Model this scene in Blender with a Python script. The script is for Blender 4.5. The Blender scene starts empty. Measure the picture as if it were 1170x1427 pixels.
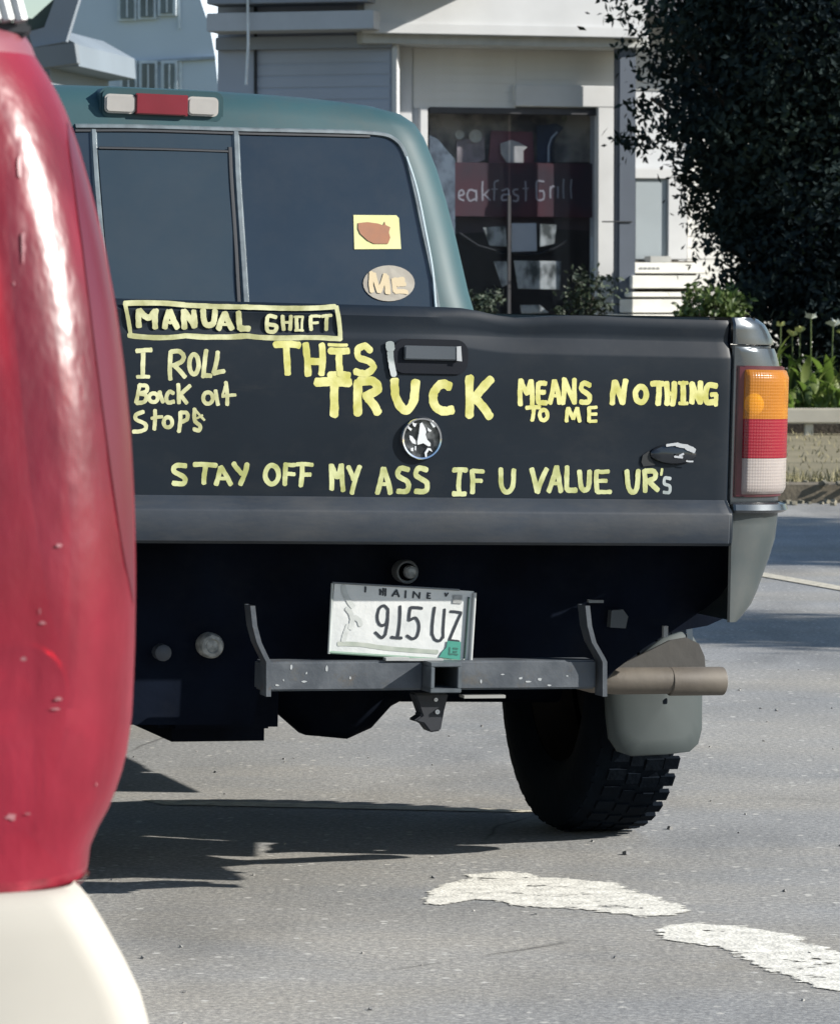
import bpy, bmesh, math, random
from math import sin, cos, atan, atan2, pi, radians, sqrt
from mathutils import Vector, Matrix, Euler, noise
random.seed(7)
C = bpy.context.scene.collection
SC = bpy.context.scene

# ------------------------------------------------------------------ camera
EYE = Vector((0, 0, 1.25)); FL = 5175.0; PITCH = atan(302.5 / FL)
cam = bpy.data.cameras.new('camera'); camo = bpy.data.objects.new('camera', cam); C.objects.link(camo)
cam.sensor_fit = 'VERTICAL'; cam.sensor_height = 24; cam.sensor_width = 24
cam.lens = 24 * FL / 1427; cam.clip_start = .05; cam.clip_end = 2000
camo.location = EYE; camo.rotation_euler = (pi / 2 - PITCH, 0, 0)
cam.dof.use_dof = True; cam.dof.focus_distance = 7.8; cam.dof.aperture_fstop = 16
SC.camera = camo

# ------------------------------------------------------------------ light
SUN_EL = radians(28.5)
SUN_TO = Vector((.985, -.17))            # compass direction towards the sun (x, y)
SUN_TO.normalize()
world = bpy.data.worlds.new('World'); SC.world = world; world.use_nodes = True
wn = world.node_tree; wn.nodes.clear()
sky = wn.nodes.new('ShaderNodeTexSky'); sky.sky_type = 'NISHITA'; sky.sun_disc = False
sky.sun_elevation = SUN_EL; sky.sun_rotation = atan2(SUN_TO.x, SUN_TO.y)
sky.air_density = 1.3; sky.dust_density = .6; sky.ozone_density = 3.5
bg = wn.nodes.new('ShaderNodeBackground'); bg.inputs[1].default_value = .078
wo = wn.nodes.new('ShaderNodeOutputWorld')
wn.links.new(sky.outputs[0], bg.inputs[0]); wn.links.new(bg.outputs[0], wo.inputs[0])
sun = bpy.data.lights.new('sun', 'SUN'); suno = bpy.data.objects.new('sun', sun); C.objects.link(suno)
sun.energy = 4.5; sun.angle = radians(.6); sun.color = (1, .955, .88)
sdir = Vector((-SUN_TO.x * cos(SUN_EL), -SUN_TO.y * cos(SUN_EL), -sin(SUN_EL)))
suno.rotation_euler = sdir.to_track_quat('-Z', 'Y').to_euler(); suno.location = (20, -4, 15)
SC.view_settings.view_transform = 'Standard'; SC.view_settings.look = 'None'
SC.view_settings.exposure = 1.0; SC.view_settings.gamma = 1
SC.view_settings.use_curve_mapping = False
SC.render.engine = 'CYCLES'
SC.cycles.max_bounces = 8; SC.cycles.transparent_max_bounces = 12

# ------------------------------------------------------------------ measuring: where a sight line meets a plane of a thing
_F = Vector((0, cos(PITCH), -sin(PITCH))); _U = Vector((0, sin(PITCH), cos(PITCH))); _R = Vector((1, 0, 0))
def ray(px, py): return _F * FL + _R * (px - 585) + _U * (713.5 - py)
class Frame:
    def __init__(s, loc, yaw, roll=0):
        s.loc = Vector(loc); s.e = Euler((0, roll, yaw))
        s.M = Matrix.Translation(s.loc) @ s.e.to_matrix().to_4x4(); s.I = s.M.inverted()
    def at(s, px, py, axis, val):
        c = s.I @ EYE; d = s.I.to_3x3() @ ray(px, py); t = (val - c[axis]) / d[axis]
        return c + d * t
YAW = radians(18.5)
TF = Frame((.02 - .04 * cos(YAW), 7.5 - .04 * sin(YAW), 0), YAW, radians(1.5))   # pickup
SF = Frame((-.9 * cos(YAW) - .26, 3.0 - .9 * sin(YAW), 0), YAW)                   # white car on the left
GF = Frame((0, 0, 0), 0)
def T(px, py, y=0.0): return TF.at(px, py, 1, y)
def S(px, py, y=0.05): return SF.at(px, py, 1, y)
def ground(px, py, z=0.0): return GF.at(px, py, 2, z)

# ------------------------------------------------------------------ materials
MATS = {}
def mat(name, col, rough=.6, metal=0, var=.12, scale=6, bump=0, bscale=40, coat=0, spec=.5, col2=None, thresh=None, detail=6, trans=0, alpha=None, coords='Object', stretch=None):
    if name in MATS: return MATS[name]
    m = bpy.data.materials.new(name); m.use_nodes = True; nt = m.node_tree; b = nt.nodes['Principled BSDF']
    tc = nt.nodes.new('ShaderNodeTexCoord'); src = tc.outputs[coords]
    if stretch:
        mp = nt.nodes.new('ShaderNodeMapping'); mp.inputs['Scale'].default_value = stretch
        nt.links.new(src, mp.inputs[0]); src = mp.outputs[0]
    n = nt.nodes.new('ShaderNodeTexNoise'); n.inputs['Scale'].default_value = scale; n.inputs['Detail'].default_value = detail
    nt.links.new(src, n.inputs[0])
    r = nt.nodes.new('ShaderNodeValToRGB'); nt.links.new(n.outputs[0], r.inputs[0])
    c2 = col2 if col2 else tuple(min(1, c * (1 + var)) for c in col)
    c1 = col if col2 else tuple(c * (1 - var) for c in col)
    r.color_ramp.elements[0].color = (*c1, 1); r.color_ramp.elements[1].color = (*c2, 1)
    a, z = thresh if thresh else (.3, .7)
    r.color_ramp.elements[0].position = a; r.color_ramp.elements[1].position = z
    nt.links.new(r.outputs[0], b.inputs['Base Color'])
    mr = nt.nodes.new('ShaderNodeMapRange'); nt.links.new(n.outputs[0], mr.inputs[0])
    mr.inputs[3].default_value = max(.02, rough * .82); mr.inputs[4].default_value = min(1, rough * 1.2)
    nt.links.new(mr.outputs[0], b.inputs['Roughness'])
    b.inputs['Metallic'].default_value = metal; b.inputs['Coat Weight'].default_value = coat; b.inputs['Coat Roughness'].default_value = .06
    b.inputs['Specular IOR Level'].default_value = spec; b.inputs['Transmission Weight'].default_value = trans
    if bump:
        n2 = nt.nodes.new('ShaderNodeTexNoise'); n2.inputs['Scale'].default_value = bscale; n2.inputs['Detail'].default_value = 4
        nt.links.new(src, n2.inputs[0])
        bp = nt.nodes.new('ShaderNodeBump'); bp.inputs['Strength'].default_value = bump; bp.inputs['Distance'].default_value = .01
        nt.links.new(n2.outputs[0], bp.inputs['Height']); nt.links.new(bp.outputs[0], b.inputs['Normal'])
    MATS[name] = m; return m
def lens(name, col, tint=.45, rough=.12, bump=.05, scale=20, white=None, ribs=0, var=.18, vs=5, spec=.6, stretch=None):
    """coloured see-through plastic: part tinted transparent, part glossy coloured surface"""
    m = mat(name, col, rough=rough, var=var, scale=vs, bump=bump, bscale=scale, spec=spec, stretch=stretch)
    nt = m.node_tree; b = nt.nodes['Principled BSDF']; out = nt.nodes['Material Output']
    if ribs:
        tc = nt.nodes.new('ShaderNodeTexCoord'); hs = []
        for ax_ in ('X', 'Z'):
            wv = nt.nodes.new('ShaderNodeTexWave'); wv.bands_direction = ax_; wv.inputs['Scale'].default_value = ribs; wv.inputs['Distortion'].default_value = .3; nt.links.new(tc.outputs['Object'], wv.inputs[0]); hs.append(wv)
        ad = nt.nodes.new('ShaderNodeMath'); nt.links.new(hs[0].outputs[1], ad.inputs[0]); nt.links.new(hs[1].outputs[1], ad.inputs[1])
        bp = nt.nodes.new('ShaderNodeBump'); bp.inputs['Strength'].default_value = .16; bp.inputs['Distance'].default_value = .002; nt.links.new(ad.outputs[0], bp.inputs['Height']); nt.links.new(bp.outputs[0], b.inputs['Normal'])
    tr = nt.nodes.new('ShaderNodeBsdfTransparent'); tr.inputs[0].default_value = (*[min(1, c * 1.5 + .02) for c in (white or col)], 1)
    mx = nt.nodes.new('ShaderNodeMixShader'); mx.inputs[0].default_value = tint
    nt.links.new(b.outputs[0], mx.inputs[1]); nt.links.new(tr.outputs[0], mx.inputs[2]); nt.links.new(mx.outputs[0], out.inputs[0])
    return m

def add_dust(m, col, lo, hi, fac, scale, stretch=(1, 1, 1)):
    """road film and scuffs lying over the paint"""
    nt = m.node_tree; b = nt.nodes['Principled BSDF']; old = b.inputs['Base Color'].links[0].from_socket
    tc = nt.nodes.new('ShaderNodeTexCoord'); mp = nt.nodes.new('ShaderNodeMapping'); mp.inputs['Scale'].default_value = stretch; nt.links.new(tc.outputs['Object'], mp.inputs[0])
    n = nt.nodes.new('ShaderNodeTexNoise'); n.inputs['Scale'].default_value = scale; n.inputs['Detail'].default_value = 10; n.inputs['Roughness'].default_value = .75; nt.links.new(mp.outputs[0], n.inputs[0])
    r = nt.nodes.new('ShaderNodeMapRange'); r.inputs[1].default_value = lo; r.inputs[2].default_value = hi; r.inputs[4].default_value = fac; nt.links.new(n.outputs[0], r.inputs[0])
    x = nt.nodes.new('ShaderNodeMix'); x.data_type = 'RGBA'; x.inputs[7].default_value = (*col, 1); nt.links.new(r.outputs[0], x.inputs[0]); nt.links.new(old, x.inputs[6]); nt.links.new(x.outputs[2], b.inputs['Base Color'])

# ------------------------------------------------------------------ mesh helpers
class MB:
    def __init__(s): s.v = []; s.f = []
    def add(s, vs, fs):
        o = len(s.v); s.v += [tuple(p) for p in vs]; s.f += [tuple(i + o for i in f) for f in fs]; return s
    def box(s, c, d, rz=0, rx=0, ry=0):
        M = Matrix.Translation(c) @ Euler((rx, ry, rz)).to_matrix().to_4x4()
        vs = [M @ Vector((x * d[0] / 2, y * d[1] / 2, z * d[2] / 2)) for x in (-1, 1) for y in (-1, 1) for z in (-1, 1)]
        return s.add(vs, [(0, 1, 3, 2), (4, 6, 7, 5), (0, 4, 5, 1), (2, 3, 7, 6), (0, 2, 6, 4), (1, 5, 7, 3)])
    def grid(s, rows, closed=False):
        n = len(rows[0]); vs = [p for r in rows for p in r]; fs = []
        for i in range(len(rows) - 1):
            for j in range(n if closed else n - 1):
                k = (j + 1) % n; fs.append((i * n + j, i * n + k, (i + 1) * n + k, (i + 1) * n + j))
        return s.add(vs, fs)
    def prism(s, pts, ax, a, b):
        """polygon pts (2-D) extruded along axis ax from a to b"""
        def P(u, v, w): return ((w, u, v), (u, w, v), (u, v, w))[ax]
        n = len(pts); vs = [P(u, v, a) for u, v in pts] + [P(u, v, b) for u, v in pts]
        return s.add(vs, [tuple(range(n)), tuple(range(2 * n - 1, n - 1, -1))] + [(i, (i + 1) % n, (i + 1) % n + n, i + n) for i in range(n)])
    def tube(s, path, r, n=12, cap=True):
        path = [Vector(p) for p in path]; rows = []; up = None
        for i, p in enumerate(path):
            t = (path[min(i + 1, len(path) - 1)] - path[max(i - 1, 0)]).normalized()
            if up is None: up = t.orthogonal().normalized()
            up = (up - t * up.dot(t)).normalized(); sd = t.cross(up)
            rr = r[i] if isinstance(r, (list, tuple)) else r
            rows.append([p + up * cos(2 * pi * k / n) * rr + sd * sin(2 * pi * k / n) * rr for k in range(n)])
        s.grid(rows, True)
        if cap:
            o = len(s.v); m = len(rows) * n
            s.f.append(tuple(range(o - m, o - m + n))); s.f.append(tuple(range(o - 1, o - n - 1, -1)))
        return s
    def lathe(s, prof, c, ax=0, n=48):
        """prof: (distance along axis, radius) revolved round axis ax through c"""
        rows = []
        for a, r in prof:
            row = []
            for k in range(n):
                u, w = cos(2 * pi * k / n) * r, sin(2 * pi * k / n) * r
                o = ((a, u, w), (u, a, w), (u, w, a))[ax]; row.append((c[0] + o[0], c[1] + o[1], c[2] + o[2]))
            rows.append(row)
        return s.grid(rows, True)
    def build(s, name, m, parent=None, smooth=True, bevel=0, seg=2, angle=35, xf=None, recalc=True):
        me = bpy.data.meshes.new(name); me.from_pydata(s.v, [], s.f)
        bm = bmesh.new(); bm.from_mesh(me)
        if xf: bmesh.ops.transform(bm, matrix=xf, verts=bm.verts)
        if recalc: bmesh.ops.recalc_face_normals(bm, faces=bm.faces)
        if bevel:
            es = [e for e in bm.edges if len(e.link_faces) == 2 and e.calc_face_angle(0) > radians(30)]
            bmesh.ops.bevel(bm, geom=es, offset=bevel, segments=seg, affect='EDGES', clamp_overlap=True)
        for f in bm.faces: f.smooth = smooth
        if smooth:
            for e in bm.edges:
                if len(e.link_faces) == 2 and e.calc_face_angle(0) > radians(angle): e.smooth = False
        bm.to_mesh(me); bm.free(); me.materials.append(m)
        o = bpy.data.objects.new(name, me); C.objects.link(o)
        if parent: o.parent = parent
        return o
def thing(name, label, cat, loc=(0, 0, 0), rz=0, group=None, frame=None):
    o = bpy.data.objects.new(name, None); C.objects.link(o); o.empty_display_size = .2
    if frame: o.location = frame.loc; o.rotation_euler = frame.e
    else: o.location = loc; o.rotation_euler = (0, 0, rz)
    tag(o, label, cat, group); return o
def tag(o, label=None, cat=None, group=None, kind=None):
    if label: o['label'] = label
    if cat: o['category'] = cat
    if group: o['group'] = group
    if kind: o['kind'] = kind
    return o

# =================================================================== GROUND
def asphalt_material():
    m = bpy.data.materials.new('asphalt'); m.use_nodes = True; nt = m.node_tree; b = nt.nodes['Principled BSDF']; L = nt.links
    tc = nt.nodes.new('ShaderNodeTexCoord')
    def nz(sc, det=6, rough=.6, st=None):
        n = nt.nodes.new('ShaderNodeTexNoise'); n.inputs['Scale'].default_value = sc; n.inputs['Detail'].default_value = det; n.inputs['Roughness'].default_value = rough
        src = tc.outputs['Object']
        if st:
            mp = nt.nodes.new('ShaderNodeMapping'); mp.inputs['Scale'].default_value = st[:3]; mp.inputs['Rotation'].default_value = (0, 0, st[3])
            L.new(src, mp.inputs[0]); src = mp.outputs[0]
        L.new(src, n.inputs[0]); return n.outputs[0]
    def ramp(src, stops):
        r = nt.nodes.new('ShaderNodeValToRGB'); L.new(src, r.inputs[0])
        while len(r.color_ramp.elements) < len(stops): r.color_ramp.elements.new(.5)
        for e, (p, c) in zip(r.color_ramp.elements, stops): e.position = p; e.color = (*c, 1)
        return r.outputs[0]
    def mix(a, bb, f, mode='MIX'):
        x = nt.nodes.new('ShaderNodeMix'); x.data_type = 'RGBA'; x.blend_type = mode
        if isinstance(f, float): x.inputs[0].default_value = f
        else: L.new(f, x.inputs[0])
        L.new(a, x.inputs[6]); L.new(bb, x.inputs[7]); return x.outputs[2]
    base = ramp(nz(1.1, 5), [(.3, (.183, .186, .186)), (.7, (.262, .262, .257))])
    dusty = ramp(nz(.45, 4, .6, (1, 2.2, 1, YAW)), [(.42, (.5, .5, .5)), (.68, (.60, .55, .47))])
    base = mix(base, dusty, .8, 'OVERLAY')
    stone = ramp(nz(75, 3, .7), [(.32, (.28, .28, .30)), (.5, (.5, .5, .5)), (.66, (.80, .80, .78))])
    base = mix(base, stone, .62, 'OVERLAY')
    v = nt.nodes.new('ShaderNodeTexVoronoi'); v.inputs['Scale'].default_value = 42; L.new(tc.outputs['Object'], v.inputs[0])
    chip = nt.nodes.new('ShaderNodeSeparateColor'); L.new(v.outputs['Color'], chip.inputs[0])
    g1 = ramp(chip.outputs[0], [(.93, (0, 0, 0)), (.955, (1, 1, 1))])
    g2 = ramp(v.outputs['Distance'], [(.22, (1, 1, 1)), (.42, (0, 0, 0))])
    gm = mix(g1, g2, 1.0, 'MULTIPLY')
    pale = nt.nodes.new('ShaderNodeRGB'); pale.outputs[0].default_value = (.42, .41, .38, 1)
    base = mix(base, pale.outputs[0], gm)
    # hairline cracks
    vc = nt.nodes.new('ShaderNodeTexVoronoi'); vc.feature = 'DISTANCE_TO_EDGE'; vc.inputs['Scale'].default_value = .8
    mpn = nt.nodes.new('ShaderNodeMix'); mpn.data_type = 'RGBA'; mpn.inputs[0].default_value = .12
    nn = nt.nodes.new('ShaderNodeTexNoise'); nn.inputs['Scale'].default_value = 2.5; L.new(tc.outputs['Object'], nn.inputs[0])
    L.new(tc.outputs['Object'], mpn.inputs[6]); L.new(nn.outputs['Color'], mpn.inputs[7]); L.new(mpn.outputs[2], vc.inputs[0])
    cr = ramp(vc.outputs['Distance'], [(.0, (1, 1, 1)), (.006, (0, 0, 0))])
    crm = mix(cr, ramp(nz(.9, 3), [(.56, (0, 0, 0)), (.64, (.7, .7, .7))]), 1.0, 'MULTIPLY')
    dark = nt.nodes.new('ShaderNodeRGB'); dark.outputs[0].default_value = (.035, .033, .03, 1)
    base = mix(base, dark.outputs[0], crm)
    st_ = ramp(nz(.55, 7, .62, (2.4, .7, 1, -YAW)), [(.50, (.5, .5, .5)), (.66, (.33, .33, .33))])
    base = mix(base, st_, .75, 'OVERLAY')
    L.new(base, b.inputs['Base Color']); b.inputs['Roughness'].default_value = .88; b.inputs['Specular IOR Level'].default_value = .3
    bp = nt.nodes.new('ShaderNodeBump'); bp.inputs['Strength'].default_value = .45; bp.inputs['Distance'].default_value = .005
    L.new(nz(85, 4, .7), bp.inputs['Height']); L.new(bp.outputs[0], b.inputs['Normal'])
    return m
g = MB(); 
xs = [-400, -60, -12, -6, -3, -1, 1, 3, 6, 12, 60, 400]; ys = [-300, -20, 2, 5, 8, 11, 15, 20, 30, 60, 400]
g.grid([[(x, y, 0) for x in xs] for y in ys])
road = g.build('road', asphalt_material(), smooth=False); tag(road, kind='structure')
road['label'] = 'worn grey asphalt road with pale stone flecks'

def paint_material(name, col, lo, hi, scale=5, stretch=(1, 1, 1), rot=0, wear=False):
    """worn road paint: holes where the asphalt shows through"""
    m = mat(name, col, rough=.85, var=.22, scale=30, bump=.3, bscale=120, spec=.1)
    nt = m.node_tree; b = nt.nodes['Principled BSDF']; out = nt.nodes['Material Output']
    tc = nt.nodes.new('ShaderNodeTexCoord'); mp = nt.nodes.new('ShaderNodeMapping'); mp.inputs['Scale'].default_value = stretch; mp.inputs['Rotation'].default_value = (0, 0, rot)
    n = nt.nodes.new('ShaderNodeTexNoise'); n.inputs['Scale'].default_value = scale; n.inputs['Detail'].default_value = 9; n.inputs['Roughness'].default_value = .72
    nt.links.new(tc.outputs['Object'], mp.inputs[0]); nt.links.new(mp.outputs[0], n.inputs[0])
    r = nt.nodes.new('ShaderNodeValToRGB'); r.color_ramp.elements[0].position = lo; r.color_ramp.elements[1].position = hi; nt.links.new(n.outputs[0], r.inputs[0])
    if wear:
        aw = nt.nodes.new('ShaderNodeAttribute'); aw.attribute_name = 'wear'; n3 = nt.nodes.new('ShaderNodeTexNoise'); n3.inputs['Scale'].default_value = 45; n3.inputs['Detail'].default_value = 6; nt.links.new(tc.outputs['Object'], n3.inputs[0])
        m1 = nt.nodes.new('ShaderNodeMath'); m1.operation = 'MULTIPLY_ADD'; m1.inputs[1].default_value = .42; nt.links.new(aw.outputs['Fac'], m1.inputs[0]); nt.links.new(n.outputs[0], m1.inputs[2])
        m2 = nt.nodes.new('ShaderNodeMath'); m2.operation = 'MULTIPLY_ADD'; m2.inputs[1].default_value = .35; nt.links.new(n3.outputs[0], m2.inputs[0]); nt.links.new(m1.outputs[0], m2.inputs[2]); nt.links.new(m2.outputs[0], r.inputs[0])
    t = nt.nodes.new('ShaderNodeBsdfTransparent'); mx = nt.nodes.new('ShaderNodeMixShader')
    nt.links.new(r.outputs[0], mx.inputs[0]); nt.links.new(t.outputs[0], mx.inputs[1]); nt.links.new(b.outputs[0], mx.inputs[2]); nt.links.new(mx.outputs[0], out.inputs[0])
    return m
def ground_patch(name, pts, m, z=.002, label=None):
    """painted area: the rim carries a lower 'wear' value, so the paint breaks up into the stone there"""
    P = [ground(*p, z) for p in pts]; out = []
    for i, p in enumerate(P):
        q = P[(i + 1) % len(P)]; k = max(2, int((q - p).length / .02))
        for j in range(k): out.append(p.lerp(q, j / k))
    n = len(out); sm = out
    for _ in range(3): sm = [(sm[i - 1] + sm[i] * 2 + sm[(i + 1) % n]) / 4 for i in range(n)]
    area = sum(sm[i].x * sm[(i + 1) % n].y - sm[(i + 1) % n].x * sm[i].y for i in range(n)); sg_ = 1 if area > 0 else -1
    def off(d):
        r = []
        for i in range(n):
            t = (sm[(i + 2) % n] - sm[i - 2]); t.normalize(); r.append(sm[i] + Vector((t.y, -t.x, 0)) * d * sg_)
        return r
    verts = []; faces = []; wear = []
    R_ = [off(.045), off(.012), off(-.008), off(-.02)]; W_ = [0, .5, .85, 1]
    for r, w in zip(R_, W_): verts += [tuple(v) for v in r]; wear += [w] * n
    # keep the layers a hair apart so that they never share a plane at the tips
    verts = [(x, y, zz + .00002 * (k // n)) for k, (x, y, zz) in enumerate(verts)]
    for k in range(3): faces += [(k * n + i, k * n + (i + 1) % n, (k + 1) * n + (i + 1) % n, (k + 1) * n + i) for i in range(n)]
    faces.append(tuple(range(3 * n, 4 * n)))
    me = bpy.data.meshes.new(name); me.from_pydata(verts, [], faces); at_ = me.attributes.new('wear', 'FLOAT', 'POINT'); at_.data.foreach_set('value', wear)
    me.materials.append(m); o = bpy.data.objects.new(name, me); C.objects.link(o); tag(o, kind='structure')
    if label: o['label'] = label
    return o
wp = paint_material('worn_white_paint', (.58, .565, .51), .95, 1.10, 5.0, (1, 2.8, 1), -.5, True)
ground_patch('painted_marking', [(586, 1258), (605, 1238), (655, 1220), (700, 1213), (760, 1222), (850, 1230), (920, 1252), (968, 1272), (900, 1278), (800, 1266), (720, 1262), (660, 1250), (620, 1262)], wp, label='worn white paint stroke behind the truck')
ground_patch('painted_marking', [(905, 1296), (950, 1287), (1040, 1290), (1110, 1305), (1190, 1338), (1260, 1372), (1230, 1390), (1140, 1377), (1075, 1352), (1000, 1318), (940, 1312)], wp, label='broken white paint stroke nearer the camera, at the right')
THIN = True
lp = paint_material('lane_paint_and_lit_gap', (.42, .39, .32), .30, .40, 6)
fwd = Vector((-sin(YAW), cos(YAW), 0)); rgt = Vector((cos(YAW), sin(YAW), 0))
a0 = ground(1115, 811); mb = MB()
mb.add([a0 - fwd * 14 - rgt * .05 + Vector((0, 0, .004)), a0 - fwd * 14 + rgt * .05 + Vector((0, 0, .004)), a0 + fwd * 3.4 + rgt * .05 + Vector((0, 0, .004)), a0 + fwd * 3.4 - rgt * .05 + Vector((0, 0, .004))], [(0, 1, 2, 3)])
tag(mb.build('lane_line', lp, smooth=False), kind='structure')['label'] = 'cream painted line along the edge of the road'
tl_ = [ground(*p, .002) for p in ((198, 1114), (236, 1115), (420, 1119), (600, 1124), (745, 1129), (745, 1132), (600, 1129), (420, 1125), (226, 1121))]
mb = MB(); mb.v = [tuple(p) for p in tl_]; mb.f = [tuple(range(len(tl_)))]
tag(mb.build('lit_gap_strip', lp, smooth=False), kind='structure')['label'] = 'thin sunlit gap in the shadow under the truck, put in as a pale strip'  # lit gap between the shadows, put in as a pale strip
# verge with kerb
kerb_m = mat('kerb_stone', (.12, .10, .07), .9, var=.3, scale=9, bump=.5, bscale=30)
verge_m = mat('dry_verge', (.135, .118, .068), .95, scale=1.6, col2=(.20, .172, .105), thresh=(.35, .65), bump=.8, bscale=50)
mb = MB(); yk = 22.3
rows = []
for i in range(60):
    x = -60 + i * 2.5
    rows.append([(x, yk + noise.noise(Vector((x, 0, 0))) * .05, 0), (x, yk + .02, .11), (x, yk + .17, .12), (x, yk + .20, .10)])
mb.grid(rows); tag(mb.build('kerb', kerb_m, smooth=False), kind='structure')
mb = MB(); rows = []
for j in range(40):
    y = yk + .18 + (j / 39) ** 1.4 * 60
    rows.append([(-60 + i * 3, y, .10 + noise.noise(Vector((i * .9, y * .7, 1))) * .03) for i in range(50)])
mb.grid(rows); tag(mb.build('verge', verge_m), kind='structure')
far_m = mat('far_ground', (.10, .11, .06), .95, scale=.3)
mb = MB(); mb.add([(-500, 82, .12), (500, 82, .12), (500, 700, .12), (-500, 700, .12)], [(0, 1, 2, 3)]); tag(mb.build('far_ground', far_m, smooth=False), kind='structure')
# grass tufts and litter along the kerb edge
gr = MB()
for i in range(9000):
    x = random.uniform(-3, 6); y = yk + .15 + abs(random.gauss(0, .5)) if random.random() < .6 else random.uniform(yk + .1, 31)
    h = random.uniform(.02, .07) * (1.3 if y < yk + .6 else .8); a = random.uniform(0, pi); w = .006
    dx, dy = cos(a) * w, sin(a) * w; lx, ly = random.uniform(-.03, .03), random.uniform(-.03, .03)
    gr.add([(x - dx, y - dy, .10), (x + dx, y + dy, .10), (x + lx, y + ly, .10 + h)], [(0, 1, 2)])
go = gr.build('verge_grass', mat('dry_grass', (.14, .13, .07), .8, scale=3, col2=(.27, .24, .14), spec=.2), smooth=False, recalc=False)
tag(go, 'short dry grass on the tan verge by the kerb', 'grass', kind='stuff')
lt = MB()
for i in range(500):
    x = random.uniform(-3, 6); y = yk + random.gauss(0, .12); s_ = random.uniform(.01, .035)
    lt.box((x, y - .05, .0 + s_ * .3 if y < yk else .12), (s_, s_, s_ * .7), random.random() * 3, random.random())
tag(lt.build('kerb_litter', mat('litter', (.03, .03, .025), .9, scale=4, col2=(.30, .27, .2)), smooth=False), 'dark leaves and grit gathered along the kerb', 'litter', kind='stuff')
pb = MB()
for i in range(260):
    x, y = random.uniform(-3, 3), random.uniform(5.8, 13); s_ = random.uniform(.003, .007)
    if random.random() < .05: s_ *= 1.6
    pb.box((x, y, s_ * .2), (s_, s_ * random.uniform(.6, 1.4), s_ * .8), random.random() * 3, random.random() * .6, random.random() * .6)
tag(pb.build('road_grit', mat('grit', (.12, .12, .12), .9, scale=3, col2=(.32, .31, .29), thresh=(.4, .6)), smooth=False), 'loose pale grit scattered over the asphalt', 'grit', kind='stuff')

# =================================================================== PICKUP
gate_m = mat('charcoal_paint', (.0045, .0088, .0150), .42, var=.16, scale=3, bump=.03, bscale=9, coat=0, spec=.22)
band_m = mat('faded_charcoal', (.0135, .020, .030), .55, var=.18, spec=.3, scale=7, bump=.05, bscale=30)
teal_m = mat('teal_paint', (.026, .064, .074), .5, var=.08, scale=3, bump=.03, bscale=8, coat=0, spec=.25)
grey_m = mat('grey_green_lower', (.033, .045, .048), .5, metal=.1, var=.10, scale=6, bump=.03, bscale=20, coat=.3)
fender_m = mat('fender_paint', (.055, .065, .075), .28, metal=.5, var=.12, scale=5, bump=.04, bscale=12, coat=.5)
black_m = mat('black_plastic', (.006, .008, .013), .6, var=.3, scale=12)
under_m = mat('underbody', (.0035, .0055, .011), .9, spec=.04, var=.4, scale=6, bump=.2, bscale=25)
rubber_m = mat('rubber', (.0035, .006, .010), .95, spec=.06, var=.3, scale=14, bump=.2, bscale=60)
steel_m = mat('hitch_steel', (.045, .054, .066), .6, metal=.15, scale=17, col2=(.085, .096, .11), thresh=(.4, .8), bump=.1, bscale=60)
chip_m = mat('bare_metal', (.55, .56, .58), .4, metal=.7)
chrome_m = mat('chrome', (.75, .76, .78), .12, metal=1, var=.05, bump=.05, bscale=30)
glass_m = mat('tinted_glass', (.016, .025, .036), .07, var=.16, scale=1.6, bump=.012, bscale=5, spec=.6)
glass2_m = mat('tinted_glass_slider', (.023, .035, .045), .1, var=.14, scale=2.2, bump=.012, bscale=5, spec=.6)
seal_m = mat('window_seal', (.10, .125, .14), .45, var=.3, scale=30)
dkseal_m = mat('dark_seal', (.012, .015, .02), .6)

dust = (.07, .066, .058)
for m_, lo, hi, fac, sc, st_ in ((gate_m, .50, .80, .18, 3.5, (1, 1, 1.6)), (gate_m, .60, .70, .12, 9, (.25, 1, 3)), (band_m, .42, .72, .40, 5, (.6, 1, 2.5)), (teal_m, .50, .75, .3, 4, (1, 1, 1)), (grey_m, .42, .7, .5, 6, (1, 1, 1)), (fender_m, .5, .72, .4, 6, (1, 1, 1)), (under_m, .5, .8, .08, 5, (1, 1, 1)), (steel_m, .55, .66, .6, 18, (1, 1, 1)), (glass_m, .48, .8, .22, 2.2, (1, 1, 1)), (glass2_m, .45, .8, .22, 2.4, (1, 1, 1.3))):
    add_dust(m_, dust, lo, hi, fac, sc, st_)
add_dust(steel_m, (.10, .045, .02), .58, .7, .5, 9)
truck = thing('pickup_truck', 'dark pickup truck seen from behind, charcoal tailgate covered in yellow hand lettering', 'pickup truck', frame=TF)
truck['label'] = 'dark pickup truck with yellow hand lettering on its charcoal tailgate'

# ---- tailgate
GX = .672
def gate_profile(x):
    """(y, z) down the outside face; the step in the face widens towards the right"""
    k = max(0, min(1, (x + .05) / .25)); k = k * k * (3 - 2 * k)
    zc = 1.168; zl = zc - .006 - .022 * k; yt = .004 + .012 * k
    dent = .004 * math.exp(-((x - .42) / .1) ** 2)
    ds = max(0, min(1, (x - .06) / .13)); ds = .006 - .012 * ds * ds * (3 - 2 * ds); ds -= .006 * math.exp(-((x - .20) / .06) ** 2) - .0025 * math.exp(-((x - .36) / .08) ** 2)
    def D(L_): return [(y, z + ds * max(0, min(1, (z - 1.165) / .03))) for y, z in L_]
    return D([(.055, 1.19), (.05, 1.211), (.035, 1.221), (.018, 1.221), (.008 + yt * .4, 1.214), (yt - .002, 1.20), (yt, 1.185), (yt, zc + .004), (yt - .001, zc), (.001, zl), (.0, zl - .006), (0, 1.05), (0 + dent, .95), (0, .86), (0, .842), (-.003, .839), (-.030, .818), (-.033, .812), (-.033, .765), (-.031, .754), (-.022, .748), (.05, .746)])
mb = MB(); cols = []
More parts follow.
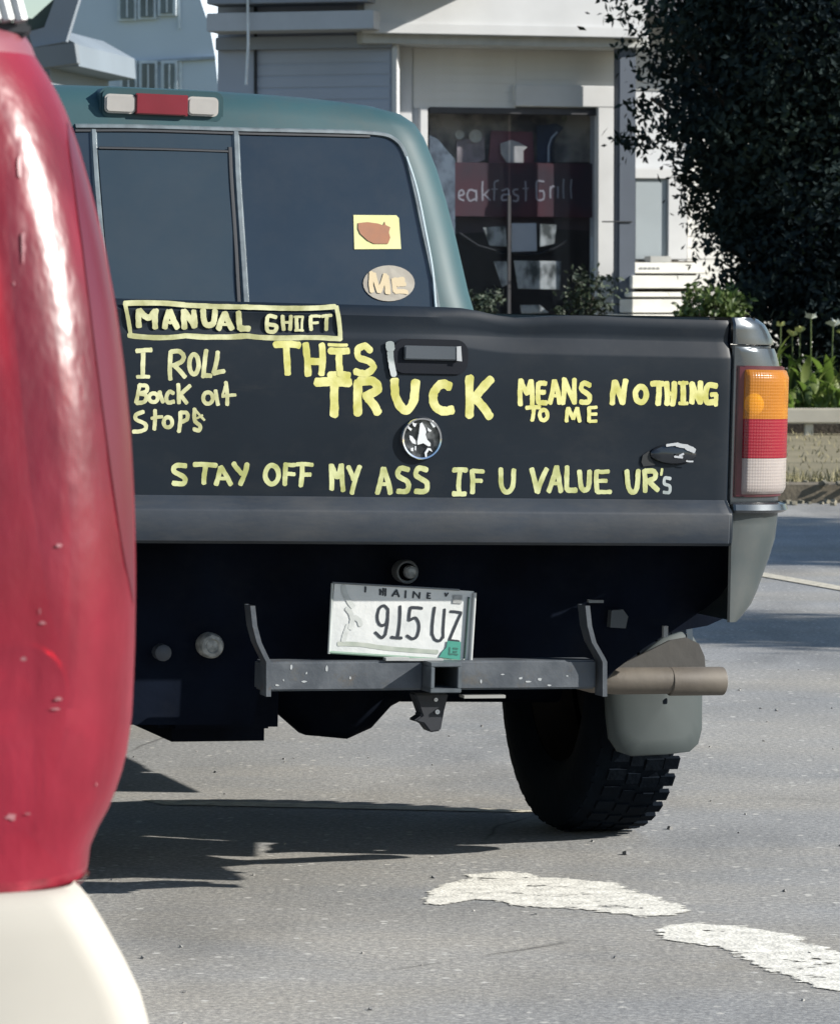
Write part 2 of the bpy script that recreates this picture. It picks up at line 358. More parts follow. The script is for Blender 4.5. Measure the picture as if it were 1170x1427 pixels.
X = [-GX, -GX + .004, -GX + .012] + [-.64 + .04 * i for i in range(33)] + [GX - .012, GX - .004, GX]
for x in X:
    e = max(0, abs(x) - (GX - .008)) / .008; cols.append([(x, y + .006 * e * e, z) for y, z in gate_profile(x)])
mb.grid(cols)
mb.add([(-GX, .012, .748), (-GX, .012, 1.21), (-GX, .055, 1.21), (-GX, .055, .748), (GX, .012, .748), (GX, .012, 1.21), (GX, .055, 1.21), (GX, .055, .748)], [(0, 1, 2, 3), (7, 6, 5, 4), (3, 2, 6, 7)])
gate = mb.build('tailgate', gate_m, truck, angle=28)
# lower band as its own skin (faded)
mb = MB(); cols = []
for x in X: cols.append([(x, y - .0015 + (.012 * (max(0, abs(x) - (GX - .012)) / .012) ** 2), z - .0003) for y, z in gate_profile(x)[14:21]])
mb.grid(cols); mb.build('lower_band', band_m, gate, angle=28)
# handle: dark pill recess with grey lever
def rr(x0, x1, z0, z1, r, n=6):
    P = []
    for cx, cz, a in ((x1 - r, z1 - r, 0), (x0 + r, z1 - r, 90), (x0 + r, z0 + r, 180), (x1 - r, z0 + r, 270)):
        for k in range(n + 1): t = radians(a + 90 * k / n); P.append((cx + r * cos(t), cz + r * sin(t)))
    return P
p0, p1 = T(545, 521), T(652, 474)
hd = thing('x', 'x', 'x'); bpy.data.objects.remove(hd)
mb = MB(); mb.prism(rr(p0.x, p1.x, p0.z, p1.z, .026), 1, -.004, .004)
hb = mb.build('handle', mat('handle_black', (.003, .005, .010), .6, spec=.2), gate, bevel=.002)
q0, q1 = T(561, 501), T(639, 483)
mb = MB(); mb.prism(rr(q0.x, q1.x, q0.z, q1.z, .003), 1, -.012, -.0045); mb.build('handle_lever', mat('lever_grey', (.055, .065, .078), .4, var=.05), gate, bevel=.0025)
mb = MB(); mb.prism([(q1.x - .008, q0.z), (q1.x + .003, q0.z - .001), (q1.x + .0, q1.z + .001), (q1.x - .009, q1.z)], 1, -.0135, -.0125); mb.build('lever_tip', chip_m, gate)

# ---- hand lettering: brush strokes
ydep = [0.0]
def smooth_pts(P, k=7):
    if len(P) < 3: return P
    out = []
    Q = [P[0] * 2 - P[1]] + P + [P[-1] * 2 - P[-2]]
    for i in range(1, len(Q) - 2):
        for j in range(k):
            t = j / k; a, b, c, d = Q[i - 1], Q[i], Q[i + 1], Q[i + 2]
            out.append(.5 * ((2 * b) + (c - a) * t + (2 * a - 5 * b + 4 * c - d) * t * t + (3 * b - a - 3 * c + d) * t ** 3))
    return out + [P[-1]]
def ribbon(mb, P, w, y0, closed=False, jit=.10):
    """one brush stroke: polyline P (x, z) of width w laid on y0"""
    P = [Vector(p) for p in P]
    if not closed and len(P) == 2:
        a, b = P; d = (b - a); nn = Vector((-d.y, d.x)); c = random.uniform(-.035, .035)
        P = [a, a.lerp(b, .33) + nn * c, a.lerp(b, .67) + nn * c, b]; P = smooth_pts(P, 3)
    ydep[0] = (ydep[0] + .00003) % .0004; y = y0 - .00025 - ydep[0]
    n = len(P); Lf = []; Rt = []; sd = random.random() * 50
    for i, p in enumerate(P):
        a = P[i - 1] if (closed or i) else p; b = P[(i + 1) % n] if (closed or i < n - 1) else p
        t = (b - a).normalized(); nr = Vector((-t.y, t.x))
        hw = w / 2 * (1 + jit * noise.noise(Vector((i * .55, sd, 0))) * 2); hw2 = w / 2 * (1 + jit * noise.noise(Vector((i * .55, sd + 9, 0))) * 2)
        Lf.append(p + nr * hw); Rt.append(p - nr * hw2)
    Y = lambda i: y - .00003 * i / n
    if closed:
        vs = [(q.x, y, q.y) for q in Lf] + [(q.x, y, q.y) for q in Rt]
        mb.add(vs, [(i, (i + 1) % n, (i + 1) % n + n, i + n) for i in range(n)]); return
    vs = [(q.x, Y(i), q.y) for i, q in enumerate(Lf)] + [(q.x, Y(i), q.y) for i, q in enumerate(Rt)]
    fs = [(i, i + 1, i + 1 + n, i + n) for i in range(n - 1)]
    for end in (0, n - 1):
        c = P[end]; a = Lf[end] - c; b = Rt[end] - c; tt = (P[0] - P[1]) if end == 0 else (P[-1] - P[-2]); tt.normalize()
        arc = []
        for k in range(1, 5):
            th = pi * k / 5; arc.append(c + a * (.5 + .5 * cos(th)) + b * (.5 - .5 * cos(th)) + tt * sin(th) * w * random.uniform(.22, .36))
        o = len(vs); vs += [(q.x, Y(end), q.y) for q in arc]
        fs.append(tuple([end] + list(range(o, o + 4)) + [end + n]))
    mb.add(vs, fs)
def write(name, m, o, s, w, strokes, parent, y0=0.0, fn=None, at=None, cuts=None, names=None):
    if cuts:
        groups = [[] for _ in range(len(cuts) + 1)]
        for st in strokes:
            q = st[2:] if st[0] == 'w' else st
            if q[0] == 'o': u = q[1]
            else:
                pp = [p for p in q if p != 'c']; u = sum(p[0] for p in pp) / len(pp)
            groups[sum(u > c for c in cuts)].append(st)
        for gr_, nm in zip(groups, names): write(nm, m, o, s, w, gr_, parent, y0, at=at)
        return
    """strokes measured on an enlarged tracing with origin o and scale s"""
    mb = MB(); at = at or (lambda px, py: T(px, py, y0))
    def C2(u, v):
        q = at(o[0] + u / s, o[1] + v / s); return Vector((q.x, q.z))
    k = (at(700, 600) - at(600, 600)).length / 100
    for st in strokes:
        ww = w
        if st[0] == 'w': ww = st[1]; st = st[2:]
        wm = ww / s * k * (1.13 if parent is gate else 1)
        if st[0] == 'o':
            cx, cy, rx, ry = st[1:5]; pts = [C2(cx + rx * cos(2 * pi * i / 26), cy + ry * sin(2 * pi * i / 26)) for i in range(26)]
            ribbon(mb, pts, wm, y0, True)
        elif st[0] == 'c':
            ribbon(mb, smooth_pts([C2(*p) for p in st[1:]]), wm, y0)
        else:
            pts = [C2(*p) for p in st]
            for a, b in zip(pts, pts[1:]): ribbon(mb, [a, b], wm, y0)
    return mb.build(name, m, parent, smooth=False, recalc=False)
def letter_mat(n, a, b): return mat(n, tuple(c * .8 for c in a), .8, scale=22, col2=b, thresh=(.38, .6), bump=.03, bscale=120, spec=.15)
ly_pale = letter_mat('marker_pale', (.40, .40, .20), (.54, .54, .33))
ly_yel = letter_mat('marker_yellow', (.52, .50, .14), (.60, .58, .26))
ly_grn = letter_mat('marker_green_yellow', (.37, .39, .15), (.50, .52, .28))
ly_wht = letter_mat('marker_white', (.30, .34, .34), (.42, .45, .45))
A1 = ((165, 415), 6.5); A2 = ((340, 415), 3.25); A3 = ((700, 510), 3.656); A4 = ((220, 630), 2.925); A5 = ((600, 630), 3.25)
def gate_y(px, py): return T(px, py, .0)
write('letter_frame', ly_pale, A1[0], 6.5, 38, [[(55, 52), (600, 66), (1170, 84)], ['w', 30, (60, 52), (112, 335)], [(95, 340), (600, 345), (1170, 345)]], gate)
write('letter_frame', ly_pale, A2[0], 3.25, 19, [[(0, 41), (210, 47), (412, 40)], ['w', 17, (418, 40), (436, 190)], [(0, 172), (220, 181), (436, 186)]], gate)
write('word_manual', ly_pale, A1[0], 6.5, 44, [[(188, 262), (186, 112)], ['c', (190, 115), (240, 165), (285, 180), (330, 120)], [(338, 112), (335, 272)],
    [(422, 272), (460, 120)], [(468, 118), (535, 272)], ['w', 24, (440, 222), (510, 222)], [(600, 275), (592, 115)], [(592, 118), (690, 260)], [(690, 262), (682, 120)],
    ['c', (768, 108), (775, 200), (800, 245), (850, 240), (868, 200), (876, 115)], [(905, 282), (962, 140)], [(966, 138), (1028, 282)], ['w', 22, (935, 240), (1000, 240)], [(1088, 130), (1100, 280), (1185, 282)]], gate, .0)
write('word_shift', ly_pale, A2[0], 3.25, 15, [['c', (145, 88), (112, 82), (103, 112), (108, 150), (138, 152), (146, 128), (112, 120)], [(175, 82), (180, 145)], ['w', 10, (178, 112), (212, 112)], [(212, 82), (208, 145)],
    [(238, 88), (240, 145)], ['w', 9, (228, 86), (268, 86)], ['w', 9, (266, 88), (262, 145)], ['w', 9, (230, 148), (268, 148)], [(302, 85), (304, 145)], ['w', 11, (302, 84), (345, 84)], ['w', 10, (304, 114), (336, 112)], ['w', 12, (352, 84), (396, 80)], [(374, 84), (372, 145)]], gate)
write('lettering_i_roll', ly_pale, A1[0], 6.5, 34, [[(165, 480), (300, 470)], [(228, 480), (222, 712)], ['w', 26, (170, 717), (280, 716)], [(475, 485), (472, 740)], ['c', (478, 488), (550, 485), (592, 528), (570, 580), (492, 615)], [(510, 612), (605, 718)],
    ['o', 685, 602, 42, 90], [(797, 475), (772, 700)], [(760, 708), (840, 706)], [(900, 490), (862, 680)], [(862, 685), (958, 664)]], gate, cuts=[350], names=['word_i', 'word_roll'])
write('lettering_back_at', ly_pale, A1[0], 6.5, 30, [[(192, 792), (160, 950)], ['c', (190, 790), (255, 800), (255, 845), (195, 868)], ['c', (195, 868), (252, 885), (238, 940), (165, 955)], ['o', 318, 905, 40, 40], [(372, 850), (405, 945)],
    ['c', (500, 865), (462, 850), (436, 900), (450, 948), (505, 940)], [(543, 780), (548, 955)], [(650, 795), (560, 880)], [(562, 880), (620, 955)], ['o', 812, 908, 44, 52], [(880, 840), (903, 970)], [(972, 765), (985, 970)], ['w', 24, (940, 892), (1062, 880)], ['w', 18, (965, 800), (942, 880)]], gate, cuts=[720], names=['word_back', 'word_at'])
write('word_stops', ly_pale, A1[0], 6.5, 30, [['c', (228, 1032), (160, 1062), (165, 1105), (240, 1140), (248, 1185), (200, 1208), (135, 1212)], [(332, 1018), (326, 1192)], ['w', 24, (300, 1092), (400, 1078)], ['o', 450, 1128, 38, 46],
    [(562, 1035), (548, 1212)], ['c', (565, 1038), (622, 1045), (622, 1098), (562, 1132)], ['c', (690, 1005), (692, 1110), (740, 1160), (728, 1202), (682, 1188)], ['w', 18, (692, 1010), (780, 1108)], ['w', 16, (708, 1092), (762, 1062)]], gate)
write('word_this', ly_yel, A2[0], 3.25, 26, [[(140, 213), (250, 215)], [(190, 218), (198, 345)], [(278, 208), (290, 350)], [(352, 212), (350, 346)], [(288, 288), (348, 290)], [(388, 240), (472, 240)], [(430, 240), (436, 350)], [(386, 350), (476, 350)], ['w', 12, (382, 212), (466, 214)],
    ['c', (572, 240), (545, 218), (515, 235), (520, 270), (570, 290), (584, 318), (550, 343), (502, 335)]], gate)
write('word_truck', ly_yel, A2[0], 3.25, 34, [[(326, 382), (478, 384)], [(408, 385), (408, 532)], [(517, 380), (514, 525)], ['c', (520, 378), (585, 380), (604, 415), (548, 448)], [(560, 450), (606, 520)],
    ['c', (680, 372), (688, 455), (728, 510), (766, 470), (776, 378)], ['c', (932, 402), (895, 390), (858, 430), (862, 485), (895, 512), (942, 508)], [(1020, 360), (1020, 535)], [(1118, 368), (1046, 452)], [(1048, 455), (1112, 538)]], gate)
write('paint_drip', ly_wht, A2[0], 3.25, 24, [['w', 34, (660, 208), (662, 232)], ['c', (661, 230), (665, 285), (678, 350)]], gate, -.0045)
write('word_means', ly_yel, A3[0], 3.656, 22, [[(92, 70), (90, 198)], [(93, 75), (125, 142)], [(126, 140), (143, 75)], [(145, 75), (150, 195)], [(182, 88), (182, 188)], [(184, 88), (220, 90)], [(184, 135), (214, 135)], [(184, 188), (222, 188)],
    [(240, 190), (262, 75)], [(263, 75), (290, 190)], ['w', 14, (250, 152), (282, 152)], [(306, 192), (312, 65)], [(314, 68), (365, 188)], [(366, 190), (365, 68)], ['c', (445, 98), (412, 88), (400, 118), (440, 150), (436, 182), (395, 184)]], gate)
write('lettering_to_me', ly_yel, A3[0], 3.656, 18, [[(120, 213), (190, 210)], [(158, 215), (150, 278)], ['o', 208, 250, 20, 26], [(325, 282), (332, 215)], [(334, 215), (358, 268)], [(360, 268), (378, 215)], [(380, 215), (392, 282)], [(440, 212), (440, 282)], ['w', 14, (440, 212), (478, 210)], ['w', 14, (440, 246), (478, 245)], ['w', 14, (440, 282), (478, 280)]], gate, cuts=[270], names=['word_to', 'word_me'])
write('word_nothing', ly_yel, A3[0], 3.656, 26, [[(557, 192), (570, 78)], [(572, 80), (610, 188)], [(610, 190), (626, 72)], ['o', 703, 145, 28, 40], [(758, 92), (815, 90)], [(796, 92), (790, 195)], [(832, 85), (836, 195)], [(872, 85), (864, 198)], ['w', 18, (836, 142), (868, 142)], [(916, 85), (918, 190)], ['w', 16, (896, 86), (940, 86)], ['w', 16, (898, 190), (940, 190)],
    [(962, 188), (962, 88)], [(964, 90), (1004, 186)], [(1006, 188), (1006, 82)], ['c', (1088, 102), (1048, 98), (1032, 140), (1040, 184), (1075, 182)], ['w', 20, (1060, 146), (1088, 144)], ['w', 20, (1086, 146), (1085, 200)]], gate)
write('lettering_stay_off_my', ly_grn, A4[0], 2.925, 17, [['c', (115, 56), (75, 55), (66, 78), (108, 104), (104, 128), (62, 127)], [(148, 50), (238, 55)], [(196, 55), (188, 128)], [(237, 132), (255, 62)], [(256, 60), (297, 132)], ['w', 12, (245, 108), (285, 108)], [(308, 46), (342, 88)], [(364, 48), (336, 132)],
    ['o', 465, 92, 27, 38], [(520, 48), (518, 132)], ['w', 14, (516, 50), (560, 52)], ['w', 14, (520, 90), (556, 90)], [(588, 52), (582, 138)], ['w', 14, (566, 50), (630, 52)], ['w', 14, (588, 94), (622, 92)], [(706, 52), (708, 152)], [(709, 56), (730, 104)], [(731, 104), (746, 52)], [(748, 52), (754, 158)], [(775, 60), (797, 112)], [(822, 58), (790, 168)]], gate, cuts=[400, 660], names=['word_stay', 'word_off', 'word_my'])
write('word_ass', ly_grn, A4[0], 2.925, 18, [[(894, 168), (918, 66)], [(920, 66), (947, 168)], ['w', 12, (905, 132), (938, 132)], ['c', (1020, 72), (988, 66), (978, 95), (1018, 124), (1014, 158), (976, 160)], ['c', (1096, 72), (1062, 66), (1052, 95), (1094, 124), (1090, 158), (1048, 160)]], gate)
write('lettering_if_u', ly_grn, A5[0], 3.25, 19, [[(102, 82), (162, 82)], [(132, 84), (128, 186)], [(100, 188), (156, 188)], [(186, 84), (188, 185)], ['w', 16, (188, 84), (238, 88)], ['w', 16, (188, 130), (230, 130)], ['c', (316, 76), (320, 155), (345, 182), (370, 155), (375, 80)]], gate, cuts=[270], names=['word_if', 'word_u'])
write('lettering_value_ur', ly_grn, A5[0], 3.25, 20, [[(456, 76), (480, 180)], [(482, 182), (524, 76)], [(532, 178), (568, 66)], [(570, 66), (588, 178)], ['w', 14, (546, 142), (580, 142)], [(616, 66), (615, 168)], [(616, 172), (658, 172)], ['c', (672, 86), (680, 158), (700, 172), (714, 152), (718, 86)], [(750, 86), (752, 178)], ['w', 16, (752, 88), (804, 88)], ['w', 16, (752, 130), (795, 130)], ['w', 16, (752, 180), (814, 180)],
    ['c', (886, 84), (894, 160), (915, 182), (932, 160), (938, 84)], [(966, 84), (969, 178)], ['c', (968, 86), (1010, 88), (1012, 118), (972, 132)], [(986, 132), (1028, 172)], ['w', 10, (1046, 76), (1042, 104)]], gate, cuts=[850], names=['word_value', 'word_ur'])
write('lettering_small_s', ly_wht, A5[0], 3.25, 13, [['c', (1084, 120), (1060, 118), (1056, 142), (1080, 154), (1078, 182), (1052, 182)]], gate)

# round emblem: chrome ring, dark disc and bright abstract shapes
ec = T(586, 611); er = .0435
em = MB(); em.lathe([(-.002, er - .006), (-.009, er - .005), (-.010, er - .002), (-.007, er), (0, er + .001)], (ec.x, 0, ec.z), 1, 40)
emo = em.build('emblem', chrome_m, gate)
mb = MB(); mb.lathe([(-.004, er - .004), (-.0045, .02), (-.0046, .0005)], (ec.x, 0, ec.z), 1, 40); mb.build('emblem_disc', mat('emblem_dark', (.03, .035, .04), .2, scale=30, col2=(.2, .21, .22), thresh=(.5, .7), metal=.5), gate)
def epoly(pts, d=.0035):
    mb = MB(); P = [T(586 + (530 + u / 7.136 - 586) * .86, 611 + (460 + v / 7.136 - 611) * .86) for u, v in pts]
    mb.prism([(p.x, p.z) for p in P], 1, -.0048 - d, -.0046); return mb
for nm, pts in (('emblem_shape', [(378, 905), (400, 890), (440, 960), (450, 1000), (440, 1030), (460, 1090), (498, 1130), (498, 1165), (470, 1165), (415, 1130), (350, 1150), (345, 1120), (365, 1020)]),
                ('emblem_shape', [(255, 1040), (285, 1050), (325, 1100), (330, 1145), (290, 1130), (262, 1090)]), ('emblem_shape', [(235, 920), (255, 945), (285, 965), (270, 990), (240, 960)]),
                ('emblem_shape', [(500, 870), (530, 870), (555, 940), (530, 950), (500, 900)]), ('emblem_shape', [(465, 950), (510, 985), (495, 1000), (470, 990)]),
                ('emblem_shape', [(285, 885), (325, 905), (340, 900), (320, 945), (300, 930)]), ('emblem_shape', [(430, 1240), (465, 1185), (500, 1190), (520, 1230), (480, 1210), (455, 1250), (455, 1295), (440, 1290)]),
                ('emblem_shape', [(270, 1190), (300, 1180), (300, 1225), (275, 1220)]), ('emblem_shape', [(318, 1165), (332, 1165), (330, 1215), (318, 1210)])):
    epoly(pts).build(nm, mat('emblem_silver', (.72, .74, .76), .3, metal=.4, var=.05), gate)
# small oval badge at the right with a bright lens-shaped reflection piece
bc = T(937, 633)
mb = MB(); n = 30; rows = []
for k, (f_, y) in enumerate(((1, 0), (.98, -.004), (.9, -.007), (.6, -.009), (.05, -.010))):
    rows.append([(bc.x + .052 * f_ * cos(2 * pi * i / n), y, bc.z + .021 * f_ * sin(2 * pi * i / n)) for i in range(n)])
mb.grid(rows, True); mb.build('oval_badge', mat('badge_dark', (.045, .05, .058), .15, metal=.7, var=.1), gate)
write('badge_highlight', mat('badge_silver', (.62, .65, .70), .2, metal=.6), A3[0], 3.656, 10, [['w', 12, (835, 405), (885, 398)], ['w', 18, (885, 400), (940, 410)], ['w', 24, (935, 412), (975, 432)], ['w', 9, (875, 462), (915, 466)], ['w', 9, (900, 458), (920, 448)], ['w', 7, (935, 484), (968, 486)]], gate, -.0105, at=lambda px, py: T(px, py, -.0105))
mb = MB(); P = [T(700 + u / 3.656, 510 + v / 3.656) for u, v in ((705, 490), (712, 455), (745, 432), (752, 470), (775, 505), (715, 512))]
mb.prism([(p.x, p.z) for p in P], 1, -.0012, -.0002); mb.build('badge_shadow_plate', mat('badge_shadow_dark', (.005, .007, .009), .5), gate)  # the badge's cast shadow, put in as a thin dark plate

# ---- bed corner and sides
LV = [(1.222, .742), (1.219, .760), (1.208, .780), (1.196, .793), (1.182, .803), (1.168, .808), (1.165, .808), (1.163, .800), (1.160, .800), (1.158, .811), (1.150, .815), (1.129, .822), (1.11, .826), (1.05, .828), (.95, .829), (.85, .829), (.838, .829), (.827, .826), (.79, .824), (.759, .820), (.72, .808), (.684, .792), (.65, .772), (.623, .752), (.60, .722), (.588, .702)]
def corner_section(W, yb, y1, x0=.6755, r=.12, inset=0):
    r = max(.006, min(r, W - x0 - .004)); P = [(x0, yb + .004), (x0 + .004, yb)]
    for k in range(3): P.append((x0 + .004 + (W - r - x0 - .004) * (k + 1) / 3, yb))
    for k in range(1, 9): t = pi / 2 * k / 8; P.append((W - r + r * sin(t), yb + r * (1 - cos(t))))
    P.append((W, yb + r + .02)); P.append((W, y1)); return P
def lv_w(z):
    for (z1, w1), (z0, w0) in zip(LV, LV[1:]):
        if z0 <= z <= z1: return w0 + (w1 - w0) * (z - z0) / (z1 - z0)
    return LV[0][1] if z > LV[0][0] else LV[-1][1]
for sgn in (1, -1):
    def cornerpiece(name, zs, m, y1, yb=lambda z: 0, dy=0):
        mb = MB(); rows = []
        for z in zs:
            W = lv_w(z); rows.append([(sgn * x, y, z) for x, y in corner_section(W, yb(z), y1)])
        mb.grid(rows); return mb.build(name, m, truck, angle=40)
    rail = cornerpiece('bed_rail', [1.222, 1.219, 1.208, 1.196, 1.182, 1.168, 1.166], fender_m, 1.86, lambda z: .012 if z > 1.21 else .004)
    mb = MB(); mb.grid([[(sgn * x, y, 1.222) for x in (.640, .742)] for y in (.03, 1.86)]); mb.box((sgn * .645, .95, 1.19), (.012, 1.8, .06)); mb.build('rail_top', fender_m, rail)
    cornerpiece('bed_corner', [1.164, 1.161, 1.1598, 1.158, 1.150, 1.129, 1.11, 1.05, .95, .85, .838, .833], fender_m, .40, lambda z: .006 if z < 1.155 or True else 0)
    cornerpiece('lower_corner', [.832, .827, .815, .79, .759, .72, .684, .65, .623, .60, .588], grey_m, .32, lambda z: -.012 if z > .815 else (-.004 - (.815 - z) * .02))
    # bright trim step between lamp and lower corner
    mb = MB(); rows = []
    for z, o_ in ((.838, .0), (.834, .010), (.822, .013), (.816, .006)):
        rows.append([(sgn * (x + (o_ if x > .76 else 0)), y - .012 - o_, z) for x, y in corner_section(.826, 0, .2)])
    mb.grid(rows); mb.build('corner_trim', fender_m, truck)
    # side panel with wheel arch
    P = [(.30, 1.158), (1.86, 1.158), (1.86, .50), (1.52, .50)]
    for k in range(13): a = radians(180 * k / 12); P.append((1.0 + .46 * cos(a), .50 + .44 * sin(a)))
    P += [(.55, .56), (.30, .60)]
    mb = MB(); mb.prism(P, 0, sgn * .815, sgn * .829); mb.build('bed_side', fender_m, truck, bevel=.004)
    # cab side panel and door
    P = [(1.89, 1.20), (2.02, 1.20), (2.02, .50), (1.89, .50)]
    mb = MB(); mb.prism(P, 0, sgn * .80, sgn * .822); mb.build('cab_corner', teal_m, truck, bevel=.004)
    P = [(2.03, 1.20), (3.16, 1.20), (3.20, .9), (3.16, .50), (2.03, .50)]
    mb = MB(); mb.prism(P, 0, sgn * .80, sgn * .826); door = mb.build('door', teal_m, truck, bevel=.006)
    mb = MB(); mb.box((sgn * .836, 2.16, 1.06), (.02, .16, .035)); mb.build('door_handle', black_m, door, bevel=.006)
    mb = MB(); mb.box((sgn * .93, 3.05, 1.27), (.16, .06, .18)); mb.box((sgn * .84, 3.05, 1.22), (.06, .03, .03)); mb.build('side_mirror', black_m, truck, bevel=.02)
    P = [(3.22, 1.16), (4.15, 1.08), (4.55, .98), (4.62, .55), (4.40, .52)]
    for k in range(13): a = radians(180 * k / 12); P.append((3.95 + .43 * cos(a), .50 + .42 * sin(a)))
    P += [(3.22, .50)]
    mb = MB(); mb.prism(P, 0, sgn * .80, sgn * .822); mb.build('front_fender', teal_m, truck, bevel=.006)
    P = [(2.16, 1.235), (3.0, 1.235), (2.76, 1.62), (2.24, 1.62)]
    mb = MB(); vs = [(sgn * (.79 - (z - 1.2) * .25), y, z) for y, z in P]; mb.add(vs, [(0, 1, 2, 3)]); mb.build('side_window', glass_m, truck, smooth=False)
# bed interior
mb = MB(); mb.box((0, .95, .80), (1.30, 1.78, .03)); mb.box((0, 1.86, .98), (1.30, .03, .36)); mb.box((.66, .95, .98), (.012, 1.74, .38)); mb.box((-.66, .95, .98), (.012, 1.74, .38)); mb.build('bed_liner', black_m, truck)

# ---- cab
def cab_half(z):      # half width, rear y
    K = [(.50, .80, 1.90), (1.10, .80, 1.90), (1.20, .797, 1.915), (1.28, .780, 1.945), (1.42, .756, 1.985), (1.60, .722, 2.045), (1.68, .706, 2.075), (1.715, .690, 2.092), (1.738, .660, 2.115), (1.752, .60, 2.15), (1.762, .50, 2.22)]
    for a, b in zip(K, K[1:]):
        if a[0] <= z <= b[0]:
            t = (z - a[0]) / (b[0] - a[0]); return a[1] + (b[1] - a[1]) * t, a[2] + (b[2] - a[2]) * t
    return K[-1][1:]
def cab_ring(z):
    W, yb = cab_half(z); W += .026 * min(1, max(0, (1.77 - z) / .2)); r = min(.11, .11); bow = .02
    yf = 3.25 - max(0, z - 1.2) * 1.05
    P = []
    n = 14
    for k in range(n + 1): u = k / n; x = -(W - r) + 2 * (W - r) * u; P.append((x, yb + bow * (x / W) ** 2 * 1.2, z))
    yb2 = P[-1][1]
    for k in range(1, 8): t = pi / 2 * k / 7; P.append((W - r + r * sin(t), yb2 + r * (1 - cos(t)), z))
    P.append((W, (yb2 + yf) / 2, z)); P.append((W, yf - r, z))
    for k in range(1, 5): t = pi / 2 * k / 4; P.append((W - r + r * cos(t), yf - r + r * sin(t), z))
    for k in range(4, 0, -1): t = pi / 2 * k / 4; P.append((-(W - r + r * cos(t)), yf - r + r * sin(t), z))
    P.append((-W, yf - r, z)); P.append((-W, (yb2 + yf) / 2, z))
    for k in range(7, 0, -1): t = pi / 2 * k / 7; P.append((-(W - r + r * sin(t)), yb2 + r * (1 - cos(t)), z))
    return P
mb = MB(); zs = [.50, .8, 1.10, 1.20, 1.28, 1.42, 1.52, 1.60, 1.66, 1.68, 1.70, 1.715, 1.727, 1.738, 1.746, 1.752, 1.758, 1.762]
def crown(P): return [(x, y, z + (.020 * (1 - min(1, (x / .7) ** 2)) if z > 1.60 else 0) * min(1, (z - 1.60) / .1)) for x, y, z in P]
rings = [crown(cab_ring(z)) for z in zs]
mb.grid(rings, True); top = rings[-1]; o_ = len(mb.v); mb.v.append((0, 2.55, 1.80)); nn = len(top)
mb.f += [(o_ - nn + i, o_ - nn + (i + 1) % nn, o_) for i in range(nn)]
cab = mb.build('cab', teal_m, truck, angle=50)
# rear window laid a little proud of the cab back
def back_y(x, z):
    W, yb = cab_half(z); return yb + .024 * (x / W) ** 2
def backpoly(pts, off, thick=.0):
    P = []
    for px, py in pts:
        y = 2.0
        for _ in range(6): q = T(px, py, y); y = back_y(q.x, min(1.75, q.z)) - off
        P.append((q.x, y, q.z))
    return P
def backstrip(name, path, w, off, m, parent, th=.006):
    """thin strip following a path on the cab back"""
    D = smooth_pts([Vector(p) for p in backpoly(path, off)], 5); rows = []
    for i, p in enumerate(D):
        t = (D[min(i + 1, len(D) - 1)] - D[max(0, i - 1)]).normalized(); nr = t.cross(Vector((0, -1, .3)).normalized()).normalized()
        rows.append([p + nr * w / 2, p + nr * w / 4 + Vector((0, -th, 0)), p - nr * w / 4 + Vector((0, -th, 0)), p - nr * w / 2])
    mb = MB(); mb.grid(rows); return mb.build(name, m, parent)
def gridpane(name, quad, off, m, parent, nx=8, nz=8):
    (ax, ay), (bx, by), (cx, cy), (dx, dy) = quad; rows = []
    for j in range(nz + 1):
        v = j / nz; row = []
        for i in range(nx + 1):
            u = i / nx; row.append(((1 - v) * ((1 - u) * ax + u * bx) + v * ((1 - u) * dx + u * cx), (1 - v) * ((1 - u) * ay + u * by) + v * ((1 - u) * dy + u * cy)))
        rows.append(backpoly(row, off))
    mb = MB(); mb.grid(rows); return mb.build(name, m, parent)
# pane outline, mirrored about the cab centre for the hidden left half
right = [(333, 184), (430, 186), (520, 189), (545, 195), (560, 212), (572, 262), (585, 320), (597, 375), (608, 432), (345, 440), (338, 300)]
P3 = backpoly(right, .004); cxm = 0.0
def pane(name, P3, m, parent):
    mb = MB(); c = Vector((sum(p[0] for p in P3) / len(P3), 0, sum(p[2] for p in P3) / len(P3)))
    rows = []
    for f_ in (1, .75, .5, .25, .02):
        row = []
        for p in P3:
            x = c.x + (p[0] - c.x) * f_; z = c.z + (p[2] - c.z) * f_; row.append((x, back_y(x, z) - .004, z))
        rows.append(row)
    mb.grid(rows, True); n_ = len(P3); o_ = len(mb.v) - n_; mb.f.append(tuple(range(o_, o_ + n_))); return mb.build(name, m, parent, recalc=True)
win = pane('rear_window', P3, glass_m, truck)
mirror = [(-p[0], p[1], p[2]) for p in P3]; pane('window_pane', mirror, glass_m, win)
gridpane('window_pane', [(129, 182), (328, 185), (344, 436), (150, 436)], .004, glass2_m, win)
gridpane('window_pane', [(137, 209), (319, 212), (331, 436), (155, 436)], .0075, glass_m if False else glass2_m, win)
backstrip('window_divider', [(328, 180), (331, 250), (337, 340), (343, 432)], .020, .0045, seal_m, win)
backstrip('window_divider', [(320, 205), (322, 250), (328, 340), (333, 432)], .012, .0078, dkseal_m, win, .003)
backstrip('window_divider', [(130, 180), (134, 250), (142, 340), (150, 432)], .018, .0045, seal_m, win)
backstrip('window_bar', [(138, 206), (230, 208), (318, 211)], .008, .008, dkseal_m, win, .003)
backstrip('window_seal', [(105, 176), (200, 177), (335, 181), (430, 183), (520, 186), (550, 195), (565, 218), (576, 262), (588, 320), (600, 375), (610, 432)], .014, .0045, seal_m, win, .007)
backstrip('window_gasket', [(105, 182), (200, 182), (335, 186), (430, 188), (515, 190)], .010, .0048, dkseal_m, win, .004)
